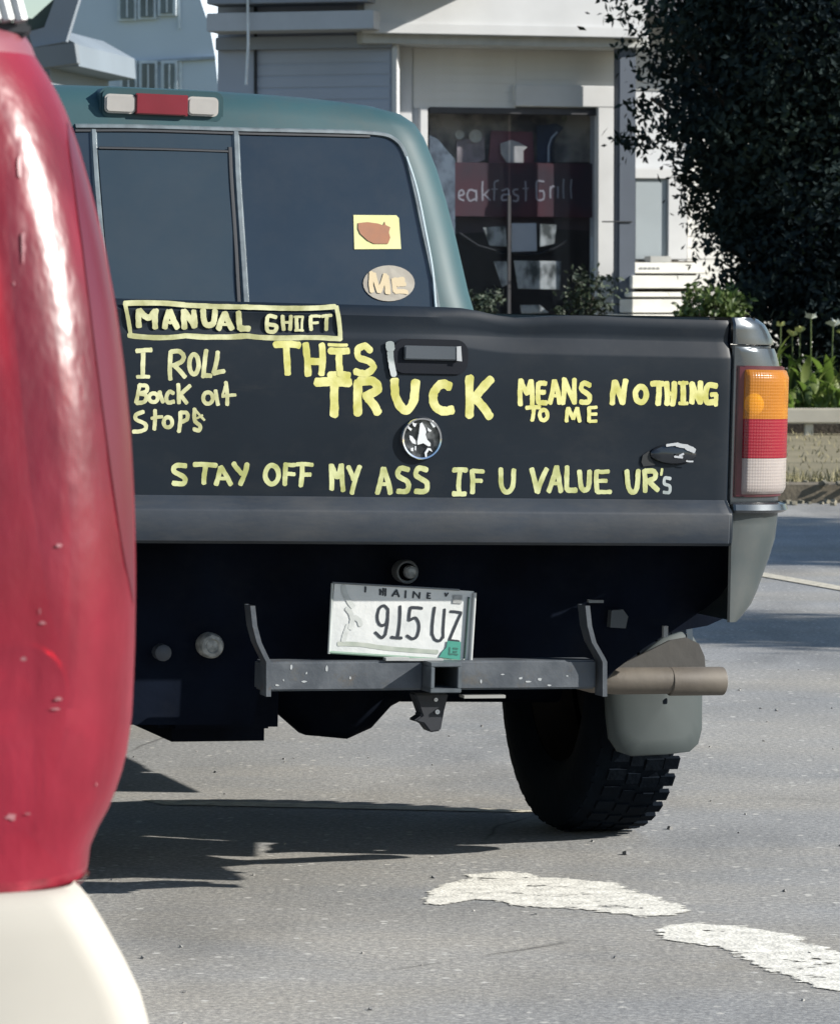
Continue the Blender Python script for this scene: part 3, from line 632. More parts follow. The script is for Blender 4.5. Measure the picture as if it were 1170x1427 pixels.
L3 = [(-p[0], p[1], p[2]) for p in backpoly([(520, 186), (548, 193), (563, 212), (575, 262), (588, 320), (600, 375), (610, 432)], .0045)]
# bright right edge of the seal
backstrip('window_trim', [(566, 218), (580, 262), (592, 320), (602, 375), (607, 430)], .008, .009, mat('seal_bright', (.35, .42, .45), .35, var=.1), win, .004)
# stickers
def backwrite(name, m, o, s, w, strokes, off):
    def at(px, py):
        p = backpoly([(px, py)], off)[0]; return Vector(p)
    mb = MB(); k = (at(560, 400) - at(500, 400)).length / 60
    for st in strokes:
        ww = w
        if st[0] == 'w': ww = st[1]; st = st[2:]
        if st[0] == 'c': pts = smooth_pts([Vector((p_.x, p_.z)) for p_ in (at(o[0] + u / s, o[1] + v / s) for u, v in st[1:])]); segs = [pts]
        else:
            q = [Vector((p_.x, p_.z)) for p_ in (at(o[0] + u / s, o[1] + v / s) for u, v in st)]; segs = [[a, b] for a, b in zip(q, q[1:])]
        for sg in segs: ribbon(mb, sg, ww / s * k, 0)
    mb.v = [(x, back_y(x, z) - off + y, z) for x, y, z in mb.v]
    return mb.build(name, m, win, smooth=False, recalc=False)
def backplate(name, pts, off, m):
    mb = MB(); P = backpoly(pts, off); n = len(P); Q = [(x, y + .001, z) for x, y, z in P]
    mb.add(list(P) + Q, [tuple(range(n))] + [(i, (i + 1) % n, (i + 1) % n + n, i + n) for i in range(n)]); return mb.build(name, m, win, smooth=False)
Z7 = lambda u, v: (470 + u / 7.8, 280 + v / 7.8)
st = backplate('map_sticker', [Z7(*p) for p in ((175, 152), (640, 155), (668, 185), (692, 522), (185, 525))], .006, mat('sticker_yellow', (.42, .42, .17), .6, scale=12, col2=(.50, .48, .24)))
backplate('sticker_map', [Z7(*p) for p in ((225, 240), (330, 230), (440, 245), (500, 265), (515, 225), (525, 262), (575, 285), (560, 340), (575, 400), (550, 465), (400, 465), (330, 430), (250, 355), (225, 300))], .0075, mat('sticker_orange', (.24, .10, .05), .7, var=.12, scale=30))
oc = [Z7(560 + 280 * cos(t * 2 * pi / 28), 895 + 195 * sin(t * 2 * pi / 28)) for t in range(28)]
backplate('oval_sticker', oc, .006, mat('sticker_tan', (.19, .17, .14), .6, scale=25, col2=(.27, .25, .21)))
backwrite('oval_lettering', mat('sticker_cream', (.42, .34, .21), .6), (470, 280), 7.8, 48, [[(370, 780), (375, 985)], [(395, 790), (450, 985)], [(455, 985), (520, 800)], ['w', 60, (530, 820), (550, 1000)], [(610, 850), (625, 985)], [(615, 858), (720, 850)], [(650, 905), (735, 900)], [(630, 985), (755, 990)]], .0078)
# third brake light
bp_ = lambda pts, off: backpoly(pts, off)
def roofbox(name, x0, x1, z0, z1, yb, yf, m, parent, r=.012, bev=.006):
    mb = MB(); mb.prism(rr(x0, x1, z0, z1, r), 1, yb, yf); return mb.build(name, m, parent, bevel=bev)
u0, u1 = T(138, 166, 2.085), T(311, 129, 2.085)
br = roofbox('third_brake_light', u0.x, u1.x, u0.z, u1.z, 2.075, 2.16, teal_m, truck, .02)
def seg(name, a, b, c_, d_, m, dy): 
    A_, B_ = T(a, b, 2.065), T(c_, d_, 2.065); return roofbox(name, A_.x, B_.x, A_.z, B_.z, 2.062 - dy, 2.0748, m, br, .013 if dy == 0 else .003, .005)
clear_m = lens('clear_lens', (.42, .40, .38), .25, .25, white=(.5, .5, .48)); redc_m = lens('red_lens_small', (.20, .014, .028), .2, .25)
seg('clear_lens', 146, 157, 190, 132, clear_m, 0); seg('red_lens', 189, 159, 262, 133, redc_m, .002); seg('clear_lens', 261, 161, 305, 136, clear_m, 0)
# hood, windscreen, front
mb = MB(); rows = []
for y, z, w in ((3.15, 1.20, .78), (3.25, 1.18, .79), (3.7, 1.14, .79), (4.2, 1.08, .78), (4.55, .98, .75), (4.66, .85, .73), (4.68, .6, .74), (4.66, .50, .74)):
    rows.append([(w * u, y - .05 * abs(u) ** 3, z - .02 * u * u) for u in (-1, -.9, -.6, -.3, 0, .3, .6, .9, 1)])
mb.grid(rows); mb.build('hood', teal_m, truck)
mb = MB(); mb.add([(-.70, 3.24, 1.22), (.70, 3.24, 1.22), (.60, 2.83, 1.62), (-.60, 2.83, 1.62)], [(0, 1, 2, 3)]); mb.build('windscreen', glass_m, truck, smooth=False)
mb = MB(); mb.box((0, 4.74, .58), (1.6, .12, .2)); mb.build('front_bumper', chrome_m, truck, bevel=.03)

# ---- tail lights
for sgn in (1, -1):
    zt, zb = 1.112, .856
    def ring(z, off, x0=.700, r=.115, y1=.17):
        W = .829; P = []; xs_ = [x0, x0 + .004, x0 + .012]; 
        yb = .006
        P.append((x0, yb)); P.append((x0 + .003, yb - off * .7))
        for k in range(3): P.append((x0 + .01 + (W - r - x0 - .01) * (k + 1) / 3, yb - off))
        R_ = r + off
        for k in range(1, 9): t = pi / 2 * k / 8; P.append((W - r + R_ * sin(t), yb + r - R_ * cos(t)))
        P.append((W + off, y1)); P.append((W, y1 + .008)); return [(sgn * x, y, z) for x, y in P]
    # flange behind the lens
    mb = MB(); mb.grid([ring(z, .004, .688) for z in (zt + .008, zb - .006)]); mb.grid([ring(z, .0, .684) for z in (zt + .010, zb - .008)])
    tl = mb.build('tail_light', mat('lamp_back', (.07, .012, .02), .3, var=.3, scale=15), truck)
    za, zr = 1.012, .930
    def band(name, z1, z0, m, cap=(0, 0)):
        mb = MB(); rows = []
        N = 7
        for k in range(N + 1):
            z = z1 + (z0 - z1) * k / N; off = .014
            if cap[0] and k == 0: off = .009
            if cap[1] and k == N: off = .009
            rows.append(ring(z, off))
        if cap[0]: rows.insert(0, ring(z1 + .0022, .0045))
        if cap[1]: rows.append(ring(z0 - .0022, .0045))
        mb.grid(rows); return mb.build(name, m, tl, angle=60)
    band('amber_lens', zt, za, lens('amber_lens', (.50, .19, .022), .42, .2, .08, 30, white=(.64, .50, .04), ribs=48), (1, 0))
    band('red_lens', za - .0006, zr, lens('red_lens', (.27, .010, .026), .25, .2, .08, 30, ribs=48))
    band('reverse_lens', zr - .0006, zb, lens('reverse_lens', (.42, .38, .36), .3, .25, .1, 40, white=(.62, .6, .56), ribs=48), (0, 1))
    # dividers of the lens and the bulb's bright spot, put in as a yellow disc behind amber
    mb = MB(); mb.lathe([(-.004, .001), (-.003, .012), (.000, .020), (.005, .024)], (sgn * .724, -.001, 1.042), 1, 24); mb.build('bulb_spot_disc', mat('bulb_spot_yellow', (.75, .55, .05), .5, var=.05), tl)
    

# ---- under the gate
def poly_at(pts, y, th, name, m, parent, bevel=0):
    P = [T(px, py, y) for px, py in pts]; mb = MB(); mb.prism([(p.x, p.z) for p in P], 1, y, y + th); return mb.build(name, m, parent, bevel=bevel, smooth=False)
vl = poly_at([(120, 745), (1016, 745), (1016, 858), (985, 872), (930, 882), (897, 903), (855, 935), (836, 958), (560, 945), (365, 945), (352, 1010), (120, 1010)], .22, .01, 'rear_valance', under_m, truck)
mb = MB(); mb.box((0, .7, .735), (1.34, .9, .02)); mb.box((.45, 2.0, .56), (.09, 3.4, .12)); mb.box((-.45, 2.0, .56), (.09, 3.4, .12)); mb.box((0, 2.9, .50), (1.5, 2.0, .05)); mb.box((0, .9, .60), (1.0, .06, .08)); mb.box((0, 1.7, .60), (1.0, .06, .08))
mb.build('chassis_frame', under_m, truck)
mb = MB(); mb.box((-.45, 1.9, .50), (.35, 1.1, .30)); mb.build('fuel_tank', under_m, truck, bevel=.05)
a_, b_ = T(190, 990, .75), T(352, 1018, .75)
mb = MB(); mb.box(((a_.x + b_.x) / 2, .75, b_.z + .12), (b_.x - a_.x, .45, .24)); mb.build('muffler', under_m, truck, bevel=.03)
d0 = T(455, 1030, 1.05)
mb = MB(); mb.tube([(-.70, 1.05, .375), (-.3, 1.05, .375), (.3, 1.05, .36), (.70, 1.05, .355)], .045)
mb.lathe([(-.15, .045), (-.12, .075), (-.06, .125), (.04, .135), (.10, .11), (.15, .06), (.18, .045)], (d0.x, 1.05, d0.z + .135), 0, 14)
ax = mb.build('rear_axle', under_m, truck)
mb = MB(); mb.tube([(d0.x, 1.15, .37), (d0.x + .05, 2.6, .45)], .035); mb.box((0, 3.1, .48), (.35, .8, .25)); mb.box((0, 4.0, .55), (.6, .8, .3)); mb.build('drive_shaft', under_m, truck)
# spare tyre slung under the bed
mb = MB(); mb.lathe([(-.09, .2), (-.11, .24), (-.10, .30), (-.05, .33), (.05, .33), (.10, .30), (.11, .24), (.09, .2), (-.09, .2)], (0, .60, .60), 2, 32); mb.build('spare_tyre', rubber_m, truck)
# hitch
h0, h1 = T(366, 966, .05), T(832, 918, .05); zc = (h0.z + h1.z) / 2; hh = abs(h1.z - h0.z)
rx0, rx1 = T(595, 940, .03).x, T(637, 940, .03).x
hitch = MB(); hitch.box(((h0.x + rx0) / 2, .085, zc), (rx0 - h0.x - .001, .062, .060)); hitch.box(((rx1 + h1.x) / 2, .085, zc), (h1.x - rx1 - .001, .062, .060))
ho = hitch.build('trailer_hitch', steel_m, truck, bevel=.004, seg=3)
rc = (rx0 + rx1) / 2; rw = (rx1 - rx0) / 2 + .001; t_ = .009
mb = MB()
mb.box((rc, .10, zc + .031 - t_ / 2), (2 * rw, .19, t_)); mb.box((rc, .10, zc - .031 + t_ / 2), (2 * rw, .19, t_)); mb.box((rc - rw + t_ / 2, .10, zc), (t_, .19, .062 - 2 * t_)); mb.box((rc + rw - t_ / 2, .10, zc), (t_, .19, .062 - 2 * t_))
mb.build('receiver_tube', mat('receiver_edge', (.09, .105, .12), .5, metal=.4, var=.25, scale=30), ho, bevel=.0015)
mb = MB(); mb.box((rc, .14, zc), (2 * rw - .012, .01, .048)); mb.build('receiver_inside', mat('void_black', (.004, .005, .007), .9), ho)
for a, b, sx in ((344, 366, 1), (808, 832, 1)):
    # curved end bracket reaching up to the frame
    P = [T(a, 842, .07), T(a + 3, 870, .07), T(a + 9, 893, .07), T(b - 4, 912, .07), T(b, 920, .07), T(b, 968, .07)]
    mb = MB(); rows = []
    for p in P: rows.append([(p.x - .004, .03, p.z), (p.x + .006, .03, p.z), (p.x + .006, .075, p.z), (p.x - .004, .075, p.z)])
    mb.grid(rows, True); mb.build('hitch_bracket', steel_m, ho, angle=30)
# hanging safety-chain plate and pin below the receiver
P = [T(575, 966, .10), T(623, 966, .10), T(617, 990, .10), T(612, 1018, .10), T(597, 1020, .10), T(588, 1008, .10), T(574, 1004, .10), T(586, 996, .10)]
mb = MB(); mb.prism([(p.x, p.z) for p in P], 1, .09, .13); mb.build('hitch_hook', black_m, ho, bevel=.003)
for px, py, r in ((607, 975, .004), (609, 992, .005)):
    q = T(px, py, .088); mb = MB(); mb.lathe([(0, .001), (0, r), (.003, r)], (q.x, .086, q.z), 1, 10); mb.build('hook_hole', chip_m, ho)
mb = MB(); q = T(672, 970, .07); mb.box((q.x, .07, q.z), (.09, .03, .006)); mb.build('hitch_tab', mat('tab_pale', (.22, .22, .21), .6), ho)
# paint chips on the bar
for px, py, w_, h_ in ((386, 955, 7, 3), (395, 948, 3, 4), (406, 930, 4, 8), (424, 950, 9, 3), (427, 938, 3, 5), (455, 932, 5, 10), (488, 945, 3, 6), (725, 945, 9, 4), (735, 950, 12, 4), (752, 947, 8, 5), (700, 940, 6, 2), (790, 942, 5, 2), (765, 955, 7, 3), (670, 950, 3, 9)):
    q = T(px, py, .053); k = .00145; mb = MB()
    mb.prism([(q.x + k * w_ / 2 * cos(t) * random.uniform(.5, 1.1), q.z + k * h_ / 2 * sin(t) * random.uniform(.5, 1.1)) for t in [2 * pi * i / 8 for i in range(8)]], 1, .0533, .0538); mb.build('paint_chip', mat('chip_pale', (.32, .34, .35), .6), ho)
# plate lamp / eye bolt
q = T(567, 797, .19); mb = MB(); mb.lathe([(.03, .024), (0, .025), (-.004, .023), (-.002, .019), (.004, .018)], (q.x, .19, q.z), 1, 24); mb.build('lamp_ring', mat('ring_metal', (.22, .24, .26), .4, metal=.6), vl)
mb = MB(); mb.lathe([(0, .014), (-.012, .013), (-.017, .008), (-.018, .0005)], (q.x + .005, .19, q.z), 1, 18); mb.build('plate_lamp', mat('lamp_dull', (.30, .33, .36), .35, scale=40, col2=(.12, .13, .14), thresh=(.4, .6)), vl)
q = T(295, 900, .19); mb = MB(); mb.lathe([(.03, .026), (0, .026), (-.008, .022), (-.010, .015), (-.006, .012), (-.008, .006), (-.009, .0005)], (q.x, .19, q.z), 1, 20); mb.build('trailer_socket', mat('socket_grey', (.15, .16, .16), .6, scale=60, col2=(.30, .31, .30), thresh=(.4, .6)), vl)
q = T(228, 910, .19); mb = MB(); mb.lathe([(.03, .017), (0, .017), (-.004, .012), (-.005, .0005)], (q.x, .19, q.z), 1, 14); mb.build('bolt_head', mat('bolt_dull', (.035, .042, .055), .6), vl)
q = T(860, 862, .2); mb = MB(); mb.prism([(q.x - .02, q.z - .018), (q.x + .015, q.z - .02), (q.x + .02, q.z + .005), (q.x + .008, q.z + .02), (q.x - .018, q.z + .018)], 1, .19, .21); mb.build('bracket_tab', mat('tab_dull', (.05, .058, .065), .7), vl)
q = T(829, 838, .2); mb = MB(); mb.box((q.x, .2, q.z), (.034, .01, .006)); mb.build('label_strip', mat('strip_dull', (.14, .15, .16), .7), vl)
q = T(926, 880, .2); mb = MB(); mb.box((q.x, .2, q.z), (.010, .01, .024)); mb.build('clip', mat('clip_pale', (.20, .21, .22), .6), vl)

# ---- number plate
py_ = .075
def Pl(px, py, y=py_): return T(px, py, y)
plc = [Pl(466, 812), Pl(660, 824), Pl(654, 921), Pl(459, 911)]
mb = MB(); mb.prism([(p.x, p.z) for p in plc], 1, py_, py_ + .002)
plate = mb.build('number_plate', mat('plate_white', (.44, .46, .46), .5, scale=9, col2=(.58, .59, .58), var=.1, bump=.1, bscale=60), truck, smooth=False)
def plate_write(name, m, strokes, w):
    return write(name, m, (440, 760), 4.5, w, strokes, plate, py_ - .0006, at=lambda px, py: T(px, py, py_))
dk = mat('plate_black', (.015, .02, .028), .5)
plate_write('plate_number', dk, [['c', (452, 400), (425, 378), (395, 400), (385, 460), (405, 500), (440, 490), (452, 440)], [(452, 400), (447, 500), (435, 560)], ['c', (438, 555), (412, 578), (372, 545)],
    [(527, 380), (512, 575)], [(472, 575), (538, 580)], [(592, 390), (665, 395)], [(592, 390), (582, 470)], ['c', (584, 470), (625, 455), (646, 500), (635, 565), (605, 585), (570, 565)],
    [(744, 388), (728, 560)], ['c', (728, 555), (745, 590), (775, 598), (795, 575)], [(806, 400), (796, 580)], [(842, 415), (912, 422)], [(908, 425), (838, 590)], [(832, 598), (896, 604)]], 17)
plate_write('plate_state_name', dk, [[(400, 275), (402, 310)], [(422, 270), (418, 312)], ['w', 9, (404, 280), (420, 300)], [(436, 272), (434, 316)], [(478, 318), (505, 280)], [(505, 280), (520, 322)], ['w', 7, (486, 306), (516, 308)], [(562, 285), (560, 328)], [(608, 328), (612, 290)], ['w', 9, (612, 292), (645, 330)], [(646, 332), (650, 296)], [(700, 298), (698, 332)], ['w', 8, (700, 300), (718, 300)], ['w', 8, (700, 316), (714, 316)], ['w', 8, (700, 332), (718, 332)], [(310, 260), (308, 292)], [(808, 300), (815, 318)], ['w', 8, (815, 318), (828, 298)]], 12)
# pictorial smudge: bird and branch at the left
plate_write('plate_picture', mat('plate_smudge', (.12, .14, .13), .7, scale=50, col2=(.32, .34, .32)), [['w', 16, 'c', (175, 255), (180, 300), (205, 345), (232, 385)], ['w', 34, 'c', (190, 390), (215, 420), (225, 470), (215, 520)], ['w', 20, 'c', (240, 450), (270, 470), (285, 500)], ['w', 22, 'c', (200, 500), (180, 560), (170, 600)], ['w', 14, (165, 470), (215, 480)]], 20) if False else None
sm = mat('plate_smudge', (.34, .36, .35), .8, scale=45, col2=(.47, .49, .48))
write('plate_picture', sm, (440, 760), 4.5, 30, [['c', (172, 255), (180, 300), (205, 345), (232, 385)], ['c', (192, 395), (215, 420), (228, 470), (215, 520)], ['c', (245, 450), (270, 470), (280, 500)], ['c', (205, 500), (182, 560), (172, 600)]], plate, py_ - .0006, at=lambda px, py: T(px, py, py_))
write('plate_lower_line', mat('plate_greenish', (.22, .26, .22), .7, scale=25, col2=(.38, .40, .36)), (440, 760), 4.5, 26, [[(140, 618), (400, 640), (760, 668)]], plate, py_ - .0004, at=lambda px, py: T(px, py, py_))
sp = [Pl(440 + u / 4.5, 760 + v / 4.5) for u, v in ((822, 598), (905, 605), (900, 718), (770, 700), (790, 665), (815, 640))]
mb = MB(); mb.prism([(p.x, p.z) for p in sp], 1, py_ - .0028, py_ - .0018); mb.build('plate_sticker', mat('sticker_green', (.04, .22, .17), .5), plate, smooth=False)
write('sticker_mark', mat('sticker_dark_green', (.02, .10, .08), .6), (440, 760), 4.5, 10, [[(835, 640), (832, 680)], [(832, 682), (885, 684)], [(858, 645), (885, 648)], [(858, 665), (880, 666)]], plate, py_ - .003, at=lambda px, py: T(px, py, py_))
sp = [Pl(440 + u / 4.5, 760 + v / 4.5) for u, v in ((858, 310), (915, 312), (912, 365), (856, 362))]
mb = MB(); mb.prism([(p.x, p.z) for p in sp], 1, py_ - .0020, py_ - .0010); mb.build('plate_sticker', mat('sticker_grey', (.20, .21, .21), .6, scale=90, col2=(.34, .35, .35)), plate, smooth=False)
# plate frame: bright rolled edge right, dark-green edge bottom
def rod(name, a, b, r, m, parent, y): 
    A_, B_ = T(*a, y), T(*b, y); mb = MB(); mb.tube([A_, B_], r, 8); return mb.build(name, m, parent)
fr_m = mat('frame_pale', (.36, .38, .39), .4, metal=.2); fd_m = mat('frame_dark', (.02, .05, .045), .4)
rod('plate_frame', (661, 826), (655, 922), .0045, fr_m, plate, py_ - .002); rod('plate_frame', (653, 832), (647, 918), .0022, fd_m, plate, py_ - .003)
rod('plate_frame', (459, 909), (655, 922), .003, mat('frame_green', (.14, .22, .17), .5), plate, py_ - .001); rod('plate_frame', (463, 812), (640, 822), .002, mat('frame_grey', (.12, .13, .14), .4), plate, py_ - .001)
rod('plate_frame', (463, 813), (458, 911), .0028, mat('frame_soft', (.34, .37, .36), .6), plate, py_ - .001)
mb = MB(); q = T(552, 918, .06); mb.box((q.x, .06, q.z), (.05, .02, .006)); q2 = T(600, 917, .06); mb.box((q2.x - .02, .06, q2.z - .003), (.09, .015, .004)); mb.build('plate_bracket', mat('bracket_pale', (.30, .31, .31), .6), truck)

# ---- exhaust, mud flaps
e0, e1 = T(845, 949, .36), T(1006, 949, .36); er_ = abs(T(930, 929, .36).z - T(930, 968, .36).z) / 2
exh_m = mat('exhaust_tan', (.072, .061, .050), .65, metal=.1, scale=9, col2=(.115, .10, .082), thresh=(.3, .7), bump=.1)
mb = MB(); seam = T(932, 949, .36).x
pth = [(e0.x - .14, .62, e0.z + .05), (e0.x - .08, .42, e0.z + .015), (e0.x - .03, .365, e0.z + .003), (e0.x + .02, .36, e0.z), (seam, .36, e0.z)]
mb.tube(pth, er_ * .96, 20); ex = mb.build('exhaust_pipe', exh_m, truck)
mb = MB(); X0, X1 = seam - .002, e1.x; r = er_ * 1.03
mb.lathe([(X0, r * .93), (X0 + .003, r), (X1 - .003, r), (X1, r - .001), (X1, r - .004), (X0 + .03, r - .004)], (0, .36, e1.z), 0, 24); mb.build('exhaust_tip', exh_m, ex)
flap_m = mat('flap_grey', (.030, .040, .041), .65, var=.10, scale=4, bump=.06, bscale=12)
mud_m = mat('liner_brown', (.050, .048, .045), .8, var=.25, scale=9, bump=.1)
for sgn in (1, -1):
    pts = [(846, 955), (848, 1000), (851, 1030), (862, 1048), (880, 1054), (930, 1052), (968, 1050), (984, 1040), (991, 1020), (991, 935), (988, 905), (978, 888), (960, 883), (930, 890), (890, 915)]
    P = [T(*p, .50) for p in pts]; n = len(P); mb = MB(); rows = []
    def yy(x, z): return .50 + .03 * ((x - .70) / .12) ** 2 + (.04 * max(0, z - .46) / .1)
    c_ = Vector((sum(p.x for p in P) / n, 0, sum(p.z for p in P) / n))
    for f_ in (1, .97, .7, .4, .05): rows.append([(sgn * (c_.x + (p.x - c_.x) * f_), yy(c_.x + (p.x - c_.x) * f_, c_.z + (p.z - c_.z) * f_) - (.004 if f_ < .98 else 0), c_.z + (p.z - c_.z) * f_) for p in P])
    mb.grid(rows, True); rows = [[(x, y + .008, z) for x, y, z in rows[0]], rows[0]]; mb.grid(rows, True)
    fl = mb.build('mud_flap', flap_m, truck, angle=50)
    # inner liner, curved lip above the exhaust
    P = [T(*p, .47) for p in ((850, 940), (985, 940), (983, 915), (975, 897), (958, 889), (935, 893), (905, 908), (870, 925))]
    mb = MB(); mb.prism([(sgn * p.x, p.z) for p in P], 1, .478, .486); mb.build('arch_liner', mud_m, truck, smooth=False)
    lip = []
    if False: lip = [T(*p, .47) for p in ((990, 935), (990, 912), (982, 896), (966, 886), (945, 885))]

# ---- wheels
def wheel(x, y, sgn, R=.365, w=.205):
    zc_ = R + x * math.tan(radians(1.5)) - .004
    wt = bpy.data.objects.new('wheel', None); C.objects.link(wt); wt.parent = truck; wt.location = (x, y, zc_)
    mb = MB(); h = w / 2
    prof = [(-h * .72, .20), (-h * .98, .235), (-h * 1.05, .28), (-h * .99, R - .045), (-h * .90, R - .02), (-h * .74, R - .009), (-h * .5, R - .006), (0, R - .005), (h * .5, R - .006), (h * .74, R - .009), (h * .90, R - .02), (h * .99, R - .045), (h * 1.05, .28), (h * .98, .235), (h * .72, .20)]
    mb.lathe(prof, (0, 0, 0), 0, 56); ty = mb.build('tyre', rubber_m, wt)
    mb = MB()
    for k in range(44):
        a = 2 * pi * k / 44
        for xo, ww, dz, tw in ((-h * .74, .030, -.018, .0), (h * .84, .036, -.008, 0), (-h * .42, .042, -.0045, .5), (h * .42, .042, -.0045, -.5), (0, .030, -.0045, .3)):
            aa = a + (.07 if xo > 0 else 0) + (.035 if abs(xo) < .01 else 0)
            M = Euler((aa, 0, 0)).to_matrix()
            c_ = M @ Vector((xo, 0, R - .003 + dz)); mb.box(c_, (ww, .030, .011), 0, aa)
    tr = mb.build('tread', rubber_m, wt, smooth=False)
    for v in tr.data.vertices:            # lowest lugs flatten on the road
        pass
    mb = MB(); s_ = sgn
    mb.lathe([(s_ * h * .70, .205), (s_ * h * .80, .200), (s_ * h * .5, .185), (s_ * h * .3, .16), (s_ * h * .45, .07), (s_ * h * .55, .055), (s_ * h * .55, .001)], (0, 0, 0), 0, 28); mb.lathe([(-s_ * h * .7, .20), (s_ * h * .3, .19)], (0, 0, 0), 0, 28)
    mb.build('rim', mat('rim_rusty', (.02, .018, .018), .7, metal=.3, var=.4, scale=12), wt)
    return wt
wheel(.752, .98, 1); wheel(-.752, .98, -1); wheel(.70, 3.95, 1); wheel(-.70, 3.95, -1)

# =================================================================== WHITE CAR AT THE LEFT (tall red tail lamp)
cream_m = mat('cream_paint', (.36, .34, .30), .6, var=.07, scale=4, bump=.02, bscale=10, coat=0, spec=.3)
suv = thing('white_car', 'cream white car at the left edge, tall red tail lamp over a pale bumper', 'car', frame=SF)
def lean(z): return 0 if z < 1.0 else ((z - 1.0) / .47) ** 1.4 * .10
LS = [(0, 36), (20, 40), (38, 48), (46, 60), (52, 76), (62, 90), (90, 140), (112, 200), (130, 262), (150, 345), (166, 432), (178, 520), (186, 605), (191, 700), (193, 800), (192, 900), (188, 1000), (181, 1052), (170, 1095), (152, 1140), (133, 1172), (128, 1190), (126, 1212), (122, 1226), (112, 1236)]
prof = []
for px, py in LS:
    y = .04
    for _ in range(4): q = S(px, py, y); y = .045 + lean(q.z)
    prof.append((q.z, q.x + .0105))
def suv_w(z):
    if z >= prof[0][0]: return prof[0][1]
    for (z1, w1), (z0, w0) in zip(prof, prof[1:]):
        if z0 <= z <= z1: return w0 + (w1 - w0) * (z - z0) / (z1 - z0 + 1e-9)
    return prof[-1][1]
def lamp_ring(z, off=0, x0=.70, depth=.30, W=None, r=.10):
    W = (W or suv_w(z)) - off; yb = lean(z) + off; P = []
    for k in range(7): P.append((x0 + (W - r - x0) * k / 6, yb - .004 * sin(pi * k / 6)))
    for k in range(1, 11): t = pi / 2 * k / 10; P.append((W - r + r * sin(t), yb + r * (1 - cos(t)) * 1.1))
    P.append((W, yb + depth)); return P
# lens shell
zt_, zb_ = prof[4][0], prof[-3][0]
mb = MB(); N = 44; rows = []
for k in range(N + 1):
    z = zt_ + (zb_ - zt_) * k / N; rows.append([(x, y, z) for x, y in lamp_ring(z)])
mb.grid(rows)
lampred = lens('big_red_lens', (.205, .014, .030), .26, .30, .5, 8, white=(.50, .05, .08), var=.5, vs=5, spec=.42, stretch=(1.6, 1.6, .8))
lamp_o = mb.build('tail_lamp', lampred, suv, angle=60)
# upper cap of the lamp (paler piece) 
mb = MB(); rows = []
for (z, w), o_ in zip(prof[:5], (.02, .006, .0, .0, .0)): rows.append([(x, y, z) for x, y in lamp_ring(z, o_, W=w + o_)])
mb.grid(rows); mb.build('lamp_cap', lens('cap_lens', (.26, .08, .10), .2, .35, .05, 9), lamp_o, angle=60)

# lower rim: layered dark ridges
for i, (za_, zc_, c) in enumerate(((prof[-3][0], prof[-2][0], (.20, .012, .025)), (prof[-2][0], prof[-1][0], (.10, .008, .015)))):
    mb = MB(); mb.grid([[(x, y, z) for x, y in lamp_ring(z, off=-.003 * i)] for z in (za_, (za_ + zc_) / 2, zc_)]); mb.build('lamp_ridge', mat('lamp_ridge%d' % i, c, .35, var=.4, scale=40, bump=.2), lamp_o)
# housing seen through the lens: bowls, fluting
hous = mat('lamp_reflector', (.55, .42, .42), .3, metal=.25, scale=8, col2=(.30, .16, .17), thresh=(.3, .7))
mb = MB(); rows = [[(x, y, z) for x, y in lamp_ring(z, .045, depth=.2)] for z in [zt_ - .02 + (zb_ - zt_ + .04) * k / 30 for k in range(31)]]
mb.grid(rows); mb.build('lamp_housing', hous, lamp_o)
for px, py, R_ in ((30, 965, .036),):
    q = S(px, py, .03 + lean(1.0)); z = q.z; yb = lean(z) + .066
    mb = MB(); mb.lathe([(-.030, R_ + .006), (-.032, R_ + .002), (-.028, R_), (-.010, R_ * .75), (0, R_ * .4), (.0, .014), (-.018, .013), (-.024, .008), (-.025, .0005)], (q.x, yb, z), 1, 30); mb.build('reflector_bowl', mat('bowl', (.50, .20, .22), .3, metal=.5, bump=.2, bscale=40), lamp_o)
mb = MB(); rows = []
for k in range(25):
    t = k / 24; z = 1.395 - .40 * t; wd = .030 * sin(pi * min(1, t * 1.02)) ** .6 + .001; W = suv_w(z); r = .10; row = []
    for j in range(5):
        x = W - .010 - wd * (1 - j / 4); f_ = max(0, min(1, (x - (W - r)) / r)); row.append((x, lean(z) - .0012 + r * 1.1 * (1 - sqrt(1 - f_ * f_)), z))
    rows.append(row)
mb.grid(rows); mb.build('lamp_dark_reflection', mat('maroon_reflection', (.085, .006, .016), .3), lamp_o)  # dark reflection near the lens edge, put in as a maroon strip
mb = MB()
for k in range(12):
    q = S(-60 + k * 11, 1020, .05); mb.tube([(q.x, .046, .81), (q.x, .046, .90)], .003, 6)
mb.build('lens_fluting', mat('fluting', (.36, .06, .08), .3), lamp_o)
